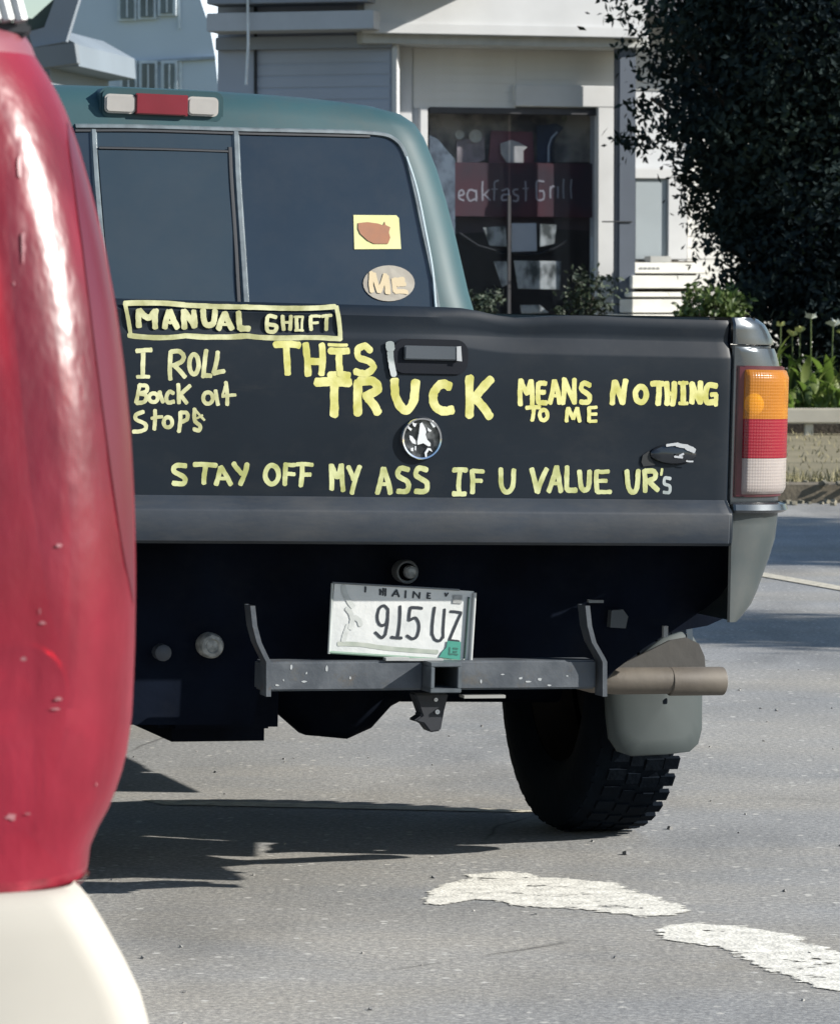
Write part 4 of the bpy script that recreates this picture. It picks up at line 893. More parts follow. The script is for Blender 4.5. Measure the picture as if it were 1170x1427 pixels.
# dirt specks and splashes on the lens, and sun streaks put in as pale patches
spk = mat('pale_splash_glint', (.27, .11, .12), .4, var=.35, scale=60)
def splash_glint(pts, off=.0015):
    P = []
    for px, py in pts:
        y = .02
        for _ in range(4):
            q = S(px, py, y); W = suv_w(q.z); r = .10; xx = q.x - (W - r); y = lean(q.z) - off + (r * 1.1 * (1 - sqrt(max(0, 1 - min(1, max(0, xx) / r) ** 2))))
        P.append((q.x, y, q.z))
    mb = MB(); mb.v = P; mb.f = [tuple(range(len(P)))]; mb.build('splash_glint', spk, lamp_o, smooth=False)
def blob(px, py, w, h, rot=0):
    splash_glint([(px + .8 * w * cos(t) * random.uniform(.35, 1.15), py + .9 * h * sin(t) * random.uniform(.5, 1.15)) for t in [2 * pi * i / 13 for i in range(13)]])
for a in ((28, 232, 4, 22), (33, 345, 5, 26), (20, 395, 2, 4), (82, 760, 9, 4), (60, 868, 8, 3), (56, 852, 2, 6), (34, 918, 6, 4), (82, 974, 10, 3), (78, 988, 9, 2), (135, 1093, 2, 3), (16, 1138, 12, 6), (40, 1134, 7, 2)): blob(*a)
# body shell, bumper, glass, spoiler
mb = MB(); rows = []
for z in (.42, .60, .76, .80, 1.0, 1.2, 1.4, 1.47):
    W = min(.93, suv_w(z)) - (.05 if z > .77 else 0); P = [(x, y + (.055 if z > .77 else 0), z) for x, y in lamp_ring(z, 0, W=W, depth=.1)]; rows.append([(-x, y, z_) for x, y, z_ in P[::-1]] + P)
fr = []
for r_ in rows:
    z = r_[0][2]; W = r_[-1][0]; yf = 4.2 if z < .95 else 3.3 - (z - .95) * .9
    fr.append(r_ + [(W, 2, z), (W, yf - .2, z), (W - .2, yf, z), (-W + .2, yf, z), (-W, yf - .2, z), (-W, 2, z)])
mb.grid(fr, True); body = mb.build('body', cream_m, suv, angle=40)
mb = MB(); rows = []
for z, W, y0, yf in ((1.47, .80, .20, 2.84), (1.55, .75, .26, 2.7), (1.62, .66, .36, 2.5), (1.65, .50, .5, 2.3)):
    rows.append([(-W, y0 + .1, z), (-W + .1, y0, z), (0, y0 - .03, z), (W - .1, y0, z), (W, y0 + .1, z), (W, 1.5, z), (W, yf - .1, z), (W - .15, yf, z), (-W + .15, yf, z), (-W, yf - .1, z), (-W, 1.5, z)])
mb.grid(rows, True); mb.v.append((0, 1.4, 1.67)); k = len(mb.v) - 1; mb.f += [(k - 11 + i, k - 11 + (i + 1) % 11, k) for i in range(11)]; mb.build('roof', cream_m, suv, angle=40)
mb = MB(); mb.add([(-.66, .03, 1.0), (.66, .03, 1.0), (.62, .155, 1.45), (-.62, .155, 1.45)], [(0, 1, 2, 3)]); mb.build('rear_window', glass_m, suv, smooth=False)
mb = MB(); mb.prism([(-.02, .62), (.0, .98), (.04, .98), (.04, .62)], 0, -.69, .69); mb.build('hatch', cream_m, suv, bevel=.008)
# ribbed roof rail end above the lamp
y = .14; q0 = S(22, 0, y); q1 = S(46, 30, y)
mb = MB()
for k in range(5): 
    xk = q1.x - .006 - k * .011 - .004; mb.tube([(xk - .012, y + .02, q1.z + .16), (xk - .006, y + .005, q0.z + .01), (xk, y, q1.z)], .0062, 8)
mb.build('rail_ribs', mat('rail_grey', (.34, .36, .37), .4, var=.15, scale=30), suv)
mb = MB(); mb.box((q1.x - .10, y + .03, q1.z - .006), (.20, .05, .012)); mb.build('rail_gasket', dkseal_m, suv, bevel=.003)
# bumper
BS = [(112, 1229), (120, 1236), (130, 1250), (150, 1285), (175, 1332), (193, 1372), (203, 1410), (205, 1440)]
rows = []; mb = MB()
q = S(112, 1234, .05); rows.append([(x, y + .02, q.z + .001) for x, y in lamp_ring(q.z, .012, W=q.x + .012, depth=.3, r=.045)])
for i, (px, py) in enumerate(BS):
    q = S(px, py, .03); o_ = -.006 - .035 * (i / 7) ** .8
    rows.append([(x, y + o_, q.z) for x, y in lamp_ring(q.z, 0, W=q.x - .004, depth=.3, r=.045)])
zl, wl = rows[-1][0][2], rows[-1][-1][0]
for z, dw, dy in ((.60, .004, -.05), (.52, .002, -.05), (.42, -.01, -.03), (.34, -.03, .0)): rows.append([(x, y + dy, z) for x, y in lamp_ring(1.0 if False else z, 0, W=wl + dw, depth=.3, r=.045)])
full = [[(-x, y, z) for x, y, z in r_[::-1]] + r_ for r_ in rows]
mb.grid(full); mb.build('bumper', cream_m, suv, angle=40)
for sx in (1, -1):
    for yy_ in (.85, 3.4):
        mb = MB(); mb.lathe([(-.09, .2), (-.10, .28), (-.08, .32), (.08, .32), (.10, .28), (.09, .2), (.03, .17), (.03, .001)], (sx * .80, yy_, .32), 0, 32); mb.build('tyre', rubber_m, suv)

# =================================================================== BUILDINGS
white_w = mat('white_siding', (.54, .555, .57), .6, var=.05, scale=2, bump=.05, bscale=20)
white_t = mat('white_trim', (.54, .545, .545), .5, var=.05, scale=3)
grey_w = mat('grey_siding', (.30, .32, .36), .7, var=.07, scale=1.5)
BY = 36.8
BF = Frame((0, BY, 0), radians(15))
def B(px, py, y=0.0): return BF.at(px, py, 1, y)
bld = thing('restaurant_building', 'white clapboard restaurant front with a large dark window behind the truck', 'building', frame=BF)
# wall behind the window region: built as pieces round the opening
wx0, wz1 = B(597, 150).x, B(700, 150).z
xr = B(856, 300).x
mb = MB()
zb0 = .1; top = 4.2
xL = B(545, 100).x; xW0 = B(597, 300).x; xW1 = B(832, 300).x; xD0 = B(884, 300).x; xEnd = 9.0
zW1 = B(700, 152).z
mb.box(((xL + xW0) / 2, .15, (zb0 + top) / 2), (xW0 - xL, .2, top - zb0)); mb.box(((xW0 + xW1) / 2, .15, (zW1 + top) / 2), (xW1 - xW0 - .002, .2, top - zW1)); mb.box(((xW0 + xW1) / 2, .15, .35), (xW1 - xW0 - .002, .2, .5)); mb.box(((xW1 + xEnd) / 2, .15, (zb0 + top) / 2), (xEnd - xW1, .2, top - zb0))
mb.box(((xL + xEnd) / 2, 4, 2.1), (xEnd - xL, .1, 4)); mb.build('wall', white_w, bld, smooth=False)
# clapboards, each its own part
def boards(name, x0, x1, z0, z1, h, y, m, parent):
    me = None; z = z0; i = 0
    while z < z1 - .01:
        hh_ = min(h, z1 - z)
        if me is None or hh_ < h - .001:
            mb = MB(); L_ = x1 - x0; mb.prism([(0, 0), (-.015, 0), (-.008, hh_), (0, hh_)], 0, 0, L_); o = mb.build(name, m, parent, smooth=False); 
            if hh_ >= h - .001: me = o.data
        else: o = bpy.data.objects.new(name, me); C.objects.link(o); o.parent = parent
        o.location = (x0, y, z); z += h; i += 1
zc1 = B(650, 122).z
cb_lit = mat('clapboard_cream', (.60, .595, .57), .55, var=.05, scale=3)
boards('clapboard', B(577, 140).x, B(720, 140).x, zW1, B(650, 46).z, .085, .05, cb_lit, bld)
boards('clapboard', B(720, 140).x + .002, xD0 + .6, B(700, 122).z, B(650, 46).z, .085, .05, cb_lit, bld)
boards('clapboard', xD0 + .57, 7.5, .12, 3.0, .115, .05, cb_lit, bld)
# corner board, window trim
def slab(name, px0, py0, px1, py1, y0, y1, m, parent=None, bev=.008):
    a, b = B(px0, py1, y0), B(px1, py0, y0); mb = MB(); mb.box(((a.x + b.x) / 2, (y0 + y1) / 2, (a.z + b.z) / 2), (b.x - a.x, y1 - y0, b.z - a.z)); return mb.build(name, m, parent or bld, bevel=bev)
slab('corner_board', 546, 46, 574, 440, .0, .06, white_t)
slab('soffit', 505, 45, 905, 60, -.46, .05, mat('soffit_grey', (.42, .43, .42), .7))
slab('frieze_board', 570, 50, 850, 64, .0, .04, white_t)
slab('fascia_board', 508, -60, 900, 44, -.54, -.47, white_t)
slab('fascia_end', 508, -60, 520, 44, -.465, .05, white_t)
slab('fascia_batten', 505, 38, 903, 46, -.57, -.542, white_t)
slab('window_head', 718, 120, 862, 148, -.02, .05, white_t)
slab('window_jamb', 832, 149, 860, 445, -.02, .05, white_t)
slab('window_jamb', 585, 150, 596, 445, -.02, .05, white_t)
# upper storey wall with red panels above the eave
a_, b_ = B(740, 14, .5), B(870, 0, .5)
# glazing and what is behind it
win2 = slab('shop_window', 597, 151, 831, 158, .03, .09, mat('window_frame_dark', (.05, .05, .055), .5))
pane_m = bpy.data.materials.new('window_glass'); pane_m.use_nodes = True
nt = pane_m.node_tree; b = nt.nodes['Principled BSDF']; b.inputs['Base Color'].default_value = (.02, .025, .03, 1); b.inputs['Roughness'].default_value = .05
tr = nt.nodes.new('ShaderNodeBsdfTransparent'); mx = nt.nodes.new('ShaderNodeMixShader'); mx.inputs[0].default_value = .86; tr.inputs[0].default_value = (.9, .92, .95, 1)
nt.links.new(b.outputs[0], mx.inputs[1]); nt.links.new(tr.outputs[0], mx.inputs[2]); nt.links.new(mx.outputs[0], nt.nodes['Material Output'].inputs[0])
slab('window_pane', 597, 159, 708, 440, .10, .106, pane_m, win2, 0); slab('window_pane', 711, 159, 831, 440, .10, .106, pane_m, win2, 0)
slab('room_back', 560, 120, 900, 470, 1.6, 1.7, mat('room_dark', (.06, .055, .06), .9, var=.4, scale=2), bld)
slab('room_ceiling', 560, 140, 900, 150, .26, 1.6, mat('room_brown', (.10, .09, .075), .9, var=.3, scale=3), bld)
# sign board hung inside the window
sg = slab('sign_board', 600, 228, 832, 302, .17, .20, mat('sign_maroon', (.135, .050, .062), .6, scale=2.2, col2=(.085, .055, .066), thresh=(.4, .6), coords='Object'), None)
sg.parent = None; sg.matrix_world = BF.M; tag(sg, 'maroon Breakfast Grill sign board behind the big dark window', 'sign')
Ps = (580, 140); ss = 3.9
def Bw(px, py): return B(px, py, .165)
sl = mat('sign_letters', (.50, .47, .50), .6)
def sgn_write(name, strokes, w): return write(name, sl, Ps, ss, w, strokes, sg, .168, at=Bw)
sgn_write('sign_lettering', [  # Breakfast Grill
    [(100, 460), (100, 545)], ['c', (102, 462), (135, 475), (104, 500)], ['c', (104, 500), (140, 520), (102, 545)], [(166, 490), (166, 548)], ['c', (168, 500), (181, 490), (196, 492)],
    
    ['c', (234, 518), (258, 508), (250, 488), (234, 495), (232, 530), (258, 544)], ['c', (320, 492), (290, 486), (276, 515), (290, 545), (318, 535)], [(324, 488), (326, 546)],
    ['c', (360, 440), (358, 480), (360, 542)], ['w', 7, (396, 484), (364, 515)], ['w', 7, (370, 510), (402, 542)],
    ['c', (445, 435), (425, 445), (424, 480), (422, 542)], ['w', 6, (408, 482), (440, 482)],
    ['c', (465, 490), (495, 480), (502, 505), (500, 545)], ['c', (498, 510), (468, 515), (466, 540), (495, 540)], ['c', (552, 482), (528, 488), (532, 510), (552, 520), (548, 545), (525, 545)], [(592, 440), (594, 545)], ['w', 6, (578, 478), (608, 478)],
    ['c', (692, 440), (655, 440), (652, 490), (656, 538), (690, 535), (690, 495), (668, 492)], [(728, 470), (728, 530)], ['c', (728, 480), (742, 465), (752, 470)], [(768, 468), (768, 530)], [(800, 428), (800, 532)], [(842, 430), (842, 532)]], 9)
flat_brown = None
# items above the sign
def flat_thing(name, label, cat, pts, y, m, th=.02):
    P = [B(px, py, y) for px, py in pts]; mb = MB(); mb.prism([(p.x, p.z) for p in P], 1, y, y + th); o = mb.build(name, m, None, bevel=.004); o.matrix_world = BF.M; tag(o, label, cat); return o
def circ(px, py, r, n=18): return [(px + r * cos(2 * pi * i / n), py + r * sin(2 * pi * i / n)) for i in range(n)]
flat_thing('brown_reflection_panel', 'brown reflection across the top of the dark window, put in as a panel', 'curtain', [(598, 153), (830, 153), (830, 226), (598, 226)], .335, mat('reflection_brown', (.62, .55, .46), .8, scale=3.2, col2=(.16, .15, .15), thresh=(.38, .6)))  # brown reflection in the glass, put in as a panel
flat_thing('stair_panel', 'blue grey panel with a slanting pale edge at the left of the window', 'panel', [(598, 188), (610, 194), (634, 222), (634, 436), (598, 436)], .14, mat('panel_slate', (.24, .29, .34), .6, scale=5, col2=(.10, .12, .15), thresh=(.42, .58)))
flat_thing('lower_board', 'dark brown board right under the maroon sign', 'board', [(636, 303), (830, 303), (830, 322), (760, 318), (636, 326)], .30, mat('board_brown', (.12, .085, .09), .7))
flat_thing('menu_panel', 'maroon menu panel with a pale plate picture above the sign', 'panel', [(684, 182), (742, 184), (744, 228), (680, 228)], .30, mat('panel_maroon', (.30, .13, .15), .6))
flat_thing('plate_picture', 'pale rounded plate picture on the maroon panel', 'picture', [(697, 200), (712, 195), (722, 198), (735, 205), (729, 210), (729, 227), (706, 227), (698, 214)], .27, mat('pale_grey', (.68, .64, .60), .6, var=.2, scale=9))
flat_thing('poster', 'dusky pink poster left of the menu panel', 'poster', [(636, 196), (674, 190), (676, 222), (660, 229), (636, 230)], .28, mat('dusky', (.50, .42, .42), .7, var=.3, scale=9))
for i, (px, py, r, lab) in enumerate(((662, 190, 10, 'larger round cream plate hanging near the top of the window'), (640, 188, 7, 'smaller round cream plate hanging beside the larger one'))):
    mb = MB(); q = B(px, py, .25); k = .0066; mb.lathe([(0, r * k), (-.012, r * k), (-.006, r * k * .75), (-.004, r * k * .6), (-.008, .001)], (q.x, .25, q.z), 1, 24); o = mb.build('hanging_plate', mat('plate_cream', (.70, .66, .55), .5, var=.2, scale=12), None); o.matrix_world = BF.M; tag(o, lab, 'plate', 'plates hanging in the window')
flat_thing('paper_notice', 'dark curved display beside the menu panel', 'display', [(748, 175), (775, 172), (785, 178), (775, 190), (768, 205), (768, 227), (748, 227)], .29, mat('display_navy', (.10, .11, .15), .5))
mb = MB(); pts = [B(*p, .27) for p in ((776, 184), (768, 192), (764, 204), (764, 226))]; mb.tube([(p.x, .27, p.z) for p in pts], .012, 8); o = mb.build('neon_tube', mat('tube_pale', (.60, .66, .74), .5), None); o.matrix_world = BF.M; tag(o, 'pale curved tube on the dark display', 'tube')
flat_thing('lamp_shade', 'small pale lamp hanging at the top right of the window', 'lamp', [(783, 155), (789, 154), (790, 166), (786, 170), (782, 166)], .25, mat('lamp_cream', (.34, .33, .25), .5))
flat_thing('curtain_panel', 'grey green curtain hanging behind the right of the window', 'curtain', [(790, 160), (829, 160), (829, 226), (795, 226)], .5, mat('curtain_dim', (.24, .24, .25), .8, var=.3, scale=3))
# pale reflections in the glass below the sign, put in as panels
bw = mat('bright_panel', (.85, .87, .9), .5, var=.06, scale=6); bw2 = mat('dull_panel', (.12, .13, .12), .6, scale=7, col2=(.75, .76, .72), thresh=(.40, .56), stretch=(1, 1, .6))
for nm, lab, pts, m in (('white_screen', 'bright white reflection panel behind the lower middle of the window', [(713, 311), (747, 311), (748, 350), (713, 351)], bw), ('white_screen', 'small grey white reflection panel left of the bright one', [(673, 317), (704, 315), (706, 344), (682, 342)], bw2),
        ('paper_sheet', 'large pale reflection panel low in the window', [(716, 363), (782, 364), (780, 404), (722, 402)], bw2), ('paper_sheet', 'small pale reflection strip low beside the potted plants', [(688, 364), (706, 364), (708, 396), (700, 400)], bw2), ('white_box', 'flat white reflection panel at the window ledge', [(725, 425), (752, 425), (765, 436), (727, 437)], bw2),
        ('net_curtain', 'narrow white reflection panel beside the bright one', [(752, 312), (776, 313), (772, 340), (752, 344)], bw2), ('window_reflection_panel', 'pale panel by the right window jamb under the tree', [(824, 330), (838, 330), (838, 364), (824, 364)], bw)):
    flat_thing(nm, lab, nm.split('_')[-1], pts, .16, m)
for px in (710, 772, 690):
    pass
# dark mullions and a sagging cable of lights low in the window
mb = MB(); mb.tube([(B(x, y_, .13).x, .13, B(x, y_, .13).z) for x, y_ in ((640, 325), (665, 342), (700, 352), (745, 355), (775, 345), (790, 335))], .012, 8); o = mb.build('garland', mat('garland_dark', (.02, .02, .022), .7), None); o.matrix_world = BF.M; tag(o, 'dark sagging garland across the lower window', 'garland')
mb = MB(); q = B(709, 300, .09); mb.box((q.x, .085, (q.z + .3) / 2 + .2), (.03, .03, q.z - .3)); mb.build('mullion', mat('window_frame_dark', (.05, .05, .055), .5), win2)
# porch post in shade and door with steps
post_m = mat('post_slate', (.075, .092, .12), .6, var=.08, scale=3)
p0_, p1_ = B(857, 440, -.3), B(881, 440, -.3)
mb = MB(); mb.box(((p0_.x + p1_.x) / 2, -.3, 2.0), (p1_.x - p0_.x, .17, 3.8)); po = mb.build('porch_post', post_m, bld, bevel=.012)
q0_, q1_ = B(845, 309, -.39), B(880, 309, -.39); mb = MB(); mb.tube([(q0_.x - .05, -.395, q0_.z), (q1_.x, -.395, q1_.z)], .007, 8); mb.build('bracket_rod', dkseal_m, po)
door2 = slab('door', 884, 250, 929, 362, -.03, .02, mat('door_grey', (.30, .34, .36), .5, var=.06, scale=2))
slab('door_frame', 930, 245, 957, 362, -.06, .03, white_t); slab('door_frame', 878, 235, 960, 249, -.06, .03, white_t)
st_m = mat('step_white', (.70, .69, .64), .6, var=.08, scale=5)
for i, (y0_, y1_) in enumerate(((366, 381), (384, 402), (407, 414), (417, 436), (438, 452))):
    slab('step_board', 880, y0_, 990 - i * 4, y1_, -.30 - i * .16, -.12, st_m)
slab('step_shadow_gap', 880, 364, 970, 455, -.11, -.08, mat('gap_brown', (.12, .10, .08), .8))
slab('door_sill', 905, 357, 935, 366, -.26, -.07, mat('sill_grey', (.42, .42, .40), .6))
mb = MB(); a_, b_ = B(890, 372, -.305), B(925, 376, -.305)
for k in range(5): mb.box((a_.x + .02 + k * .045, -.303, (a_.z + b_.z) / 2), (.03, .004, .02))
mb.build('step_marks', mat('mark_grey', (.22, .22, .22), .8), bld)
# upper storey: red and grey window pieces at the top edge
slab('upper_wall', 560, -160, 1100, -2, .6, .8, mat('upper_wall', (.50, .52, .52), .7))
for a, b_, m in ((745, 757, mat('brick_red', (.28, .08, .07), .7)), (772, 789, mat('dark_pane', (.06, .08, .10), .2)), (806, 827, mat('red_pane', (.25, .06, .06), .6))): slab('upper_window', a, -60, b_, 7, -.46, -.455, m) if False else None
# roof
mb = MB(); a_, b_ = B(505, 0, -.4), B(900, 0, -.4); zt2 = 4.5
mb.add([(a_.x, -.5, 4.0), (8.5, -.5, 4.0), (8.5, 3.5, 6.0), (a_.x, 3.5, 6.0)], [(0, 1, 2, 3)]); mb.build('roof', mat('roof_shingle', (.10, .10, .105), .9, var=.2, scale=12), bld, smooth=False)

# shaded wing to the left, turned away from the sun
WF = Frame((B(546, 100).x, BY - .4, 0), radians(-14))
def Wp(px, py, y=0.0): return WF.at(px, py, 1, y)
wing = thing('grey_wing_building', 'blue grey shaded building wing above the truck cab', 'building', frame=WF)
def wslab(name, px0, py0, px1, py1, y0, y1, m, parent=None, bev=.006):
    a, b = Wp(px0, py1, y0), Wp(px1, py0, y0); mb = MB(); mb.box(((a.x + b.x) / 2, (y0 + y1) / 2, (a.z + b.z) / 2), (b.x - a.x, y1 - y0, b.z - a.z)); return mb.build(name, m, parent or wing, bevel=bev)
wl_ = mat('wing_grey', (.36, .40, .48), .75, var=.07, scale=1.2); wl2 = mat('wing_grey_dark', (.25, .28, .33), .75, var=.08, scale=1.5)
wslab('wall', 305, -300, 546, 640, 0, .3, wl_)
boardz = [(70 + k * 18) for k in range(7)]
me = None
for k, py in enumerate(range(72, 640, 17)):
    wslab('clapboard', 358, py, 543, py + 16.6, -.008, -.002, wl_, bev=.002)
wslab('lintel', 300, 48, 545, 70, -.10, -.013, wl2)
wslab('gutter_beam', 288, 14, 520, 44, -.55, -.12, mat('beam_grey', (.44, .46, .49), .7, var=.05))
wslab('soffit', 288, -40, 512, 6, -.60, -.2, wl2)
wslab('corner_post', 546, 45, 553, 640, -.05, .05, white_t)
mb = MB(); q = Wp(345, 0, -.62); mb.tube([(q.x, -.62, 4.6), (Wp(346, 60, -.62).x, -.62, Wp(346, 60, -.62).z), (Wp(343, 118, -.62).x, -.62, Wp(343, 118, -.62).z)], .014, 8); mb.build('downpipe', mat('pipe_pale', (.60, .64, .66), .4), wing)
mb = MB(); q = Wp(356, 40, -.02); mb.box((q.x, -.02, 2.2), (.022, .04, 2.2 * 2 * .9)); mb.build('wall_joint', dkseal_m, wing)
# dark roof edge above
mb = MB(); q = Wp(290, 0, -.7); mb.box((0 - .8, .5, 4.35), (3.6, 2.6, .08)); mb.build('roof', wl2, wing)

# white tower house far behind, haze put into its wall as a blue tint
TY = 110.0
HF = Frame((0, TY, 0), radians(-16))
def Hp(px, py, y=0.0): return HF.at(px, py, 1, y)
twr = thing('tower_house', 'pale blue white tower house far off above the cab, rows of small windows', 'house', frame=HF)
tw = mat('tower_white_hazed', (.46, .53, .60), .7, var=.04, scale=.5)
def hslab(name, px0, py0, px1, py1, y0, y1, m, parent=None, bev=0):
    a, b = Hp(px0, py1, y0), Hp(px1, py0, y0); mb = MB(); mb.box(((a.x + b.x) / 2, (y0 + y1) / 2, (a.z + b.z) / 2), (b.x - a.x, y1 - y0, b.z - a.z)); return mb.build(name, m, parent or twr, bevel=bev)
P = [Hp(*p) for p in ((62, 62), (104, 60), (106, 88), (60, 96), (60, 400), (312, 400), (304, 120), (300, 78), (293, 40), (278, -5), (262, -120), (90, -120), (84, -5))]
mb = MB(); mb.prism([(p.x, p.z) for p in P], 1, 0, 5); mb.build('wall', tw, twr, smooth=False)
trim2 = mat('tower_trim', (.50, .56, .60), .6); dkg = mat('tower_glass', (.07, .10, .12), .15, var=.4, scale=.9)
P = [Hp(*p, -.12) for p in ((50, 94), (110, 90), (300, 78), (300, 82), (110, 94), (50, 98))]
mb = MB(); mb.prism([(p.x, p.z) for p in P], 1, -.12, 0); mb.build('belt_course', mat('tower_belt', (.26, .31, .37), .7), twr, smooth=False)  # belt course in a darker grey blue
hslab('downpipe', 127, 88, 130, 300, -.12, 0, mat('tower_line', (.12, .15, .19), .7)); hslab('corner_board', 248, -5, 251, 40, -.06, 0, trim2); hslab('corner_board', 250, 82, 253, 300, -.06, 0, trim2)
for x0, x1, y0_, y1_ in ((168, 186, -30, 26), (196, 213, -30, 24), (224, 241, -30, 19), (171, 187, 88, 130), (198, 215, 88, 130), (229, 243, 88, 130)):
    w_ = hslab('window', x0 - 4, y0_ - 4, x1 + 4, y1_ + 3, -.14, -.001, trim2)
    hslab('pane', x0, y0_, x1, y1_, -.18, -.141, dkg, w_); hslab('glazing_bar', (x0 + x1) / 2 - .8, y0_ + 2, (x0 + x1) / 2 + .8, y1_ - 2, -.20, -.181, trim2, w_)
# grey gabled house further left
NF = Frame((0, 80, 0), radians(-10))
nh = thing('grey_house', 'grey house with a pale sloping roof edge at the top left', 'house', frame=NF)
def Np(px, py, y=0.0): return NF.at(px, py, 1, y)
def npoly(name, pts, y0, y1, m):
    P = [Np(*p, y0) for p in pts]; mb = MB(); mb.prism([(p.x, p.z) for p in P], 1, y0, y1); return mb.build(name, m, nh, smooth=False)
npoly('wall', [(-60, 46), (62, 36), (108, 62), (110, 92), (70, 95), (70, 420), (-60, 420)], 0, 5, mat('neighbour_grey', (.14, .17, .20), .8, var=.1, scale=.6))
npoly('gable_board', [(98, -60), (128, -60), (92, 58), (46, 66), (40, 44), (62, 38)], -.6, -.4, mat('neighbour_pale', (.19, .22, .26), .7, var=.06, scale=1))
npoly('roof', [(20, 22), (45, 26), (78, -4), (88, -40), (98, -40), (66, 36), (30, 45)], -.3, -.1, mat('neighbour_roof', (.05, .07, .06), .8))
npoly('lower_wing', [(30, 68), (104, 60), (108, 88), (40, 97)], -.9, -.61, mat('neighbour_taupe', (.14, .16, .18), .8, var=.1, scale=.8))

# low white rail with legs in front of the bed
RY = 30.6
rail_t = thing('low_rail', 'low cream rail on short posts in front of the flower bed', 'rail', (0, RY, .1), 0)
rm = mat('rail_cream', (.50, .46, .38), .6, var=.08, scale=5)
def grd(px, py, Y): q = GF.at(px, py, 1, Y); return q
zt3, zb3 = grd(1100, 569, RY).z - .1, grd(1100, 590, RY).z - .1
mb = MB(); mb.box((3.5, 0, (zt3 + zb3) / 2), (9, .14, zt3 - zb3)); mb.build('rail_board', rm, rail_t, bevel=.012)
for i in range(12):
    x = -.4 + i * .72
    mb = MB(); mb.box((x, 0, (zb3 - .02) / 2), (.07, .08, zb3 + .02)); mb.build('post', rm, rail_t, bevel=.006)
bed = MB(); bed.box((4, RY + 2.2, .09), (14, 3.8, .24)); tag(bed.build('flower_bed', mat('soil', (.045, .038, .03), .95, var=.4, scale=6, bump=.6)), kind='structure')

# =================================================================== PLANTS AND TREES
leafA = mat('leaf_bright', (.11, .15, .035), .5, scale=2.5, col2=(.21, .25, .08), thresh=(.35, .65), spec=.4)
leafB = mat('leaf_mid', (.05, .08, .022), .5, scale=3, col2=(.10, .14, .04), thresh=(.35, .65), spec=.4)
def translucent(m, f=.3, col=(.20, .32, .06)):
    nt = m.node_tree; b = nt.nodes['Principled BSDF']; t = nt.nodes.new('ShaderNodeBsdfTranslucent'); t.inputs[0].default_value = (*col, 1)
    mx = nt.nodes.new('ShaderNodeMixShader'); mx.inputs[0].default_value = f; nt.links.new(b.outputs[0], mx.inputs[1]); nt.links.new(t.outputs[0], mx.inputs[2]); nt.links.new(mx.outputs[0], nt.nodes['Material Output'].inputs[0])
translucent(leafA); translucent(leafB, .2, (.08, .16, .03))
bloom = mat('white_bloom', (.50, .53, .46), .6); bud = mat('yellow_bud', (.50, .52, .20), .6)
def blade(mb, base, az, length, width, bend, up=1.0):
    rows = []; d = Vector((cos(az), sin(az), 0)); s_ = Vector((-sin(az), cos(az), 0)); N = 6
    for k in range(N + 1):
        t = k / N; ang = bend * t * t; p = Vector(base) + Vector((0, 0, 1)) * length * t * cos(ang * .6) * up + d * length * sin(ang) * t * .8
        w = width * (sin(pi * min(1, t * .93 + .07)) ** .7) * .5
        rows.append([p - s_ * w + d * .004, p - d * .01 * (1 - t), p + s_ * w + d * .004])
    mb.grid(rows)
def plant(px, topy, Y, nl, label, blooms, seed, wide=.06):
    random.seed(seed); q = grd(px, 560, Y); base = (q.x, Y, .20); H_ = grd(px, topy, Y).z - .2
    t = thing('flowering_plant', label, 'plant', base, 0, 'leafy plants in the bed at the right')
    mb = MB()
    for i in range(nl):
        f_ = (i + 1) / nl; hb = H_ * random.uniform(.0, .45)
        blade(mb, (random.uniform(-.07, .07), random.uniform(-.06, .06), hb), random.uniform(0, 2 * pi), H_ * random.uniform(.35, .62), random.uniform(.7, 1.3) * wide, random.uniform(.3, 1.3))
    mb.build('foliage', leafA if seed % 3 else leafB, t, recalc=False)
    for bx, by, m, r in blooms:
        b_ = grd(bx, by, Y); lx = b_.x - q.x; lz = b_.z - .2; mb = MB(); mb.tube([(lx * .3, 0, .05), (lx * .8, 0, lz * .6), (lx, 0, lz)], .006, 6); mb.build('stem', leafB, t)
        mb = MB()
        for k in range(9): a = k * 2.4; mb.add([(lx, 0, lz - r * .5), (lx + r * cos(a), r * sin(a) * .8, lz + r * random.uniform(-.2, .5)), (lx + r * cos(a + .8) * .9, r * sin(a + .8) * .8, lz + r * random.uniform(.0, .8))], [(0, 1, 2)])
        mb.build('bloom', m, t, smooth=False)
PY = 31.4
plant(1085, 455, PY + .1, 16, 'leafy plant with a pale yellow bud just right of the tail light', [(1087, 452, bud, .04)], 11)
plant(1108, 470, PY + .25, 18, 'broad leaved plant with yellow buds behind the first stem', [(1103, 465, bud, .05), (1114, 460, bud, .05)], 12, .09)
plant(1130, 490, PY, 16, 'plant with one tall white bloom on a thin stem', [(1129, 440, bloom, .055)], 13, .08)
plant(1152, 480, PY + .15, 18, 'plant carrying a ragged white bloom near the right edge', [(1160, 450, bloom, .07)], 14, .09)
plant(1178, 470, PY + .3, 18, 'plant cut by the right edge of the photo', [(1172, 462, bud, .05)], 16, .09)
plant(1062, 500, PY + .4, 14, 'low plant mostly hidden behind the truck corner', [], 17)
plant(1145, 525, PY - .2, 14, 'lowest bright green plant above the cream rail', [], 19, .06)
plant(1115, 530, PY - .2, 14, 'short dark green plant above the cream rail', [], 18, .06)
plant(1095, 520, PY - .25, 14, 'small upright plant by the left end of the cream rail', [], 20, .05)
plant(1168, 515, PY - .25, 14, 'short plant at the right end of the cream rail', [], 22, .06)
random.seed(5)
bark = mat('bark', (.05, .042, .035), .9, var=.3, scale=10, bump=.6, bscale=25)
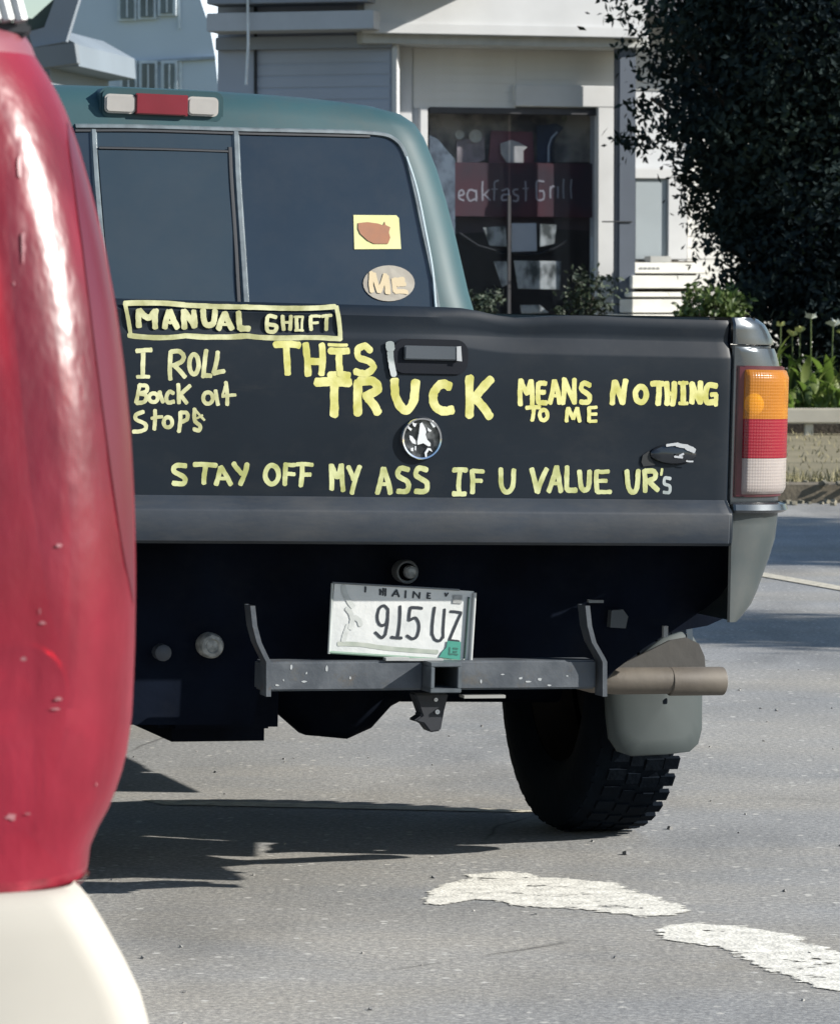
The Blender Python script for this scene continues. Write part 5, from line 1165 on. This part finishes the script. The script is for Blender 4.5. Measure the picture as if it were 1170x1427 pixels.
leafT = mat('leaf_dark', (.010, .017, .022), .8, scale=.8, col2=(.022, .034, .030), thresh=(.35, .65), spec=.08); translucent(leafT, .10, (.03, .05, .015))
def tree(name, label, base, blobs, nleaf, size, trunk_h, tr, m, group=None, core=.55):
    t = thing(name, label, 'tree', base, 0, group); bx, by, bz = base
    mb = MB(); top = max(b[2] for b in blobs)
    mb.tube([(0, 0, -.1), (.05, .02, trunk_h * .5), (-.02, 0, trunk_h), (.05, 0, top - bz)], [tr * 1.25, tr, tr * .8, tr * .25], 12)
    for b in blobs:
        for k in range(5):
            a = random.uniform(0, 2 * pi); e = Vector((b[0] - bx + cos(a) * b[3] * .7, b[1] - by + sin(a) * b[4] * .7, b[2] - bz + random.uniform(-.4, .6) * b[5]))
            s0 = Vector((0, 0, min(trunk_h, max(.4, e.z * .5)))); mid = s0.lerp(e, .5) + Vector((0, 0, .15)); mb.tube([s0, mid, e], [tr * .4, tr * .25, tr * .08], 6, cap=False)
    mb.build('trunk', bark, t)
    vs = []; fs = []; tot = sum(b[3] * b[4] * b[5] for b in blobs) 
    for b in blobs:
        n = int(nleaf * b[3] * b[4] * b[5] / tot)
        nc = max(12, n // 55); cl = []
        for k in range(nc):
            d = Vector((random.gauss(0, 1), random.gauss(0, 1), random.gauss(0, 1))).normalized(); rad = random.uniform(core, 1.0) + .10 * random.gauss(0, 1)
            cl.append((Vector((b[0] + d.x * b[3] * rad, b[1] + d.y * b[4] * rad, b[2] + d.z * b[5] * rad)), random.uniform(.12, .26) * (b[3] ** .5), d))
        for c_, cr, d in cl:
            for j in range(n // nc):
                p = c_ + Vector((random.gauss(0, 1), random.gauss(0, 1), random.gauss(0, .8))) * cr * .62
                s_ = size * random.uniform(.6, 1.35); nrm = (Vector((random.gauss(0, 1), random.gauss(0, 1), random.gauss(0, 1))) + d * 1.1 + Vector((0, 0, .4))).normalized()
                u = nrm.orthogonal().normalized(); w = nrm.cross(u); a = random.uniform(0, 2 * pi); u2 = u * cos(a) + w * sin(a); w2 = nrm.cross(u2)
                p = p - Vector(base); o_ = len(vs); droop = nrm * s_ * -.12
                vs += [p - u2 * s_ * .5, p + w2 * s_ * .26, p + u2 * s_ * .55 + droop, p - w2 * s_ * .26]; fs.append((o_, o_ + 1, o_ + 2, o_ + 3))
    me = bpy.data.meshes.new('crown'); me.from_pydata([tuple(v) for v in vs], [], fs); me.materials.append(m)
    o = bpy.data.objects.new('crown', me); C.objects.link(o); o.parent = t; return t
TYy = 32.6
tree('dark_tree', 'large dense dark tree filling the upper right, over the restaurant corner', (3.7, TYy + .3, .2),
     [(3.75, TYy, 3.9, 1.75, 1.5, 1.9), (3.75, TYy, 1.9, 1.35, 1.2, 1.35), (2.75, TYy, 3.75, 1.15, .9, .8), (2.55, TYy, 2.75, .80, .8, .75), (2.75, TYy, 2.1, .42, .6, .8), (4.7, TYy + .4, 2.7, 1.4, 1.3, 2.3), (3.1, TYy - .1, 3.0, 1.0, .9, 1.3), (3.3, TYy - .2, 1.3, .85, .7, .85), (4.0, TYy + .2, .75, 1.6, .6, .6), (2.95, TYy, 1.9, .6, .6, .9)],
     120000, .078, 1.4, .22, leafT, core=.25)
tree('low_shrub', 'small pale leaved shrub at the foot of the white steps', (grd(985, 440, 31.6).x, 31.6, .2), [(grd(985, 440, 31.6).x, 31.6, grd(985, 422, 31.6).z, .27, .25, .22), (grd(1020, 440, 31.6).x, 31.7, grd(1020, 430, 31.6).z, .24, .22, .2)], 900, .07, .3, .03, leafB, core=.2)
# unseen trees added off to the right, to lay the shadow bands on the road
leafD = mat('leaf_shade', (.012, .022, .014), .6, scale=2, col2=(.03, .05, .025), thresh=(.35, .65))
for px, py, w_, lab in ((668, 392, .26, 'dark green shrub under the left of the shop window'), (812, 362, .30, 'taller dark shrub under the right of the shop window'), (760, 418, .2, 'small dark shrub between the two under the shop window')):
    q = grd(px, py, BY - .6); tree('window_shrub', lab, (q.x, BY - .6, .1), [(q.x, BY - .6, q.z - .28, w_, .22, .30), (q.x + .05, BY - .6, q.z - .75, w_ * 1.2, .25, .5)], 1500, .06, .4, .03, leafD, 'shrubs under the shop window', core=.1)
leafR = mat('leaf_shadow_tree', (.03, .055, .02), .55, scale=1.4, col2=(.06, .09, .03), thresh=(.35, .65)); 
tree('shadow_tree', 'small round unseen tree beyond the right edge, added to cast the near shadow band', (7.9, 12.7, 0), [(7.9, 12.7, 3.6, 1.3, .62, 1.4), (8.3, 12.8, 2.8, .9, .6, .9)], 14000, .13, 2.0, .10, leafR, 'unseen trees casting the road shadows', core=.1)  # stands in for an unseen vehicle casting the near shadow band
tree('shadow_tree', 'broad unseen tree beyond the right edge, casting the far shadow band', (11.5, 17.2, 0), [(11.5, 17.2, 5.2, 2.3, 1.7, 1.9), (11.0, 17.2, 4.0, 1.8, 1.5, 1.2)], 24000, .17, 2.8, .2, leafR, 'unseen trees casting the road shadows', core=.1)
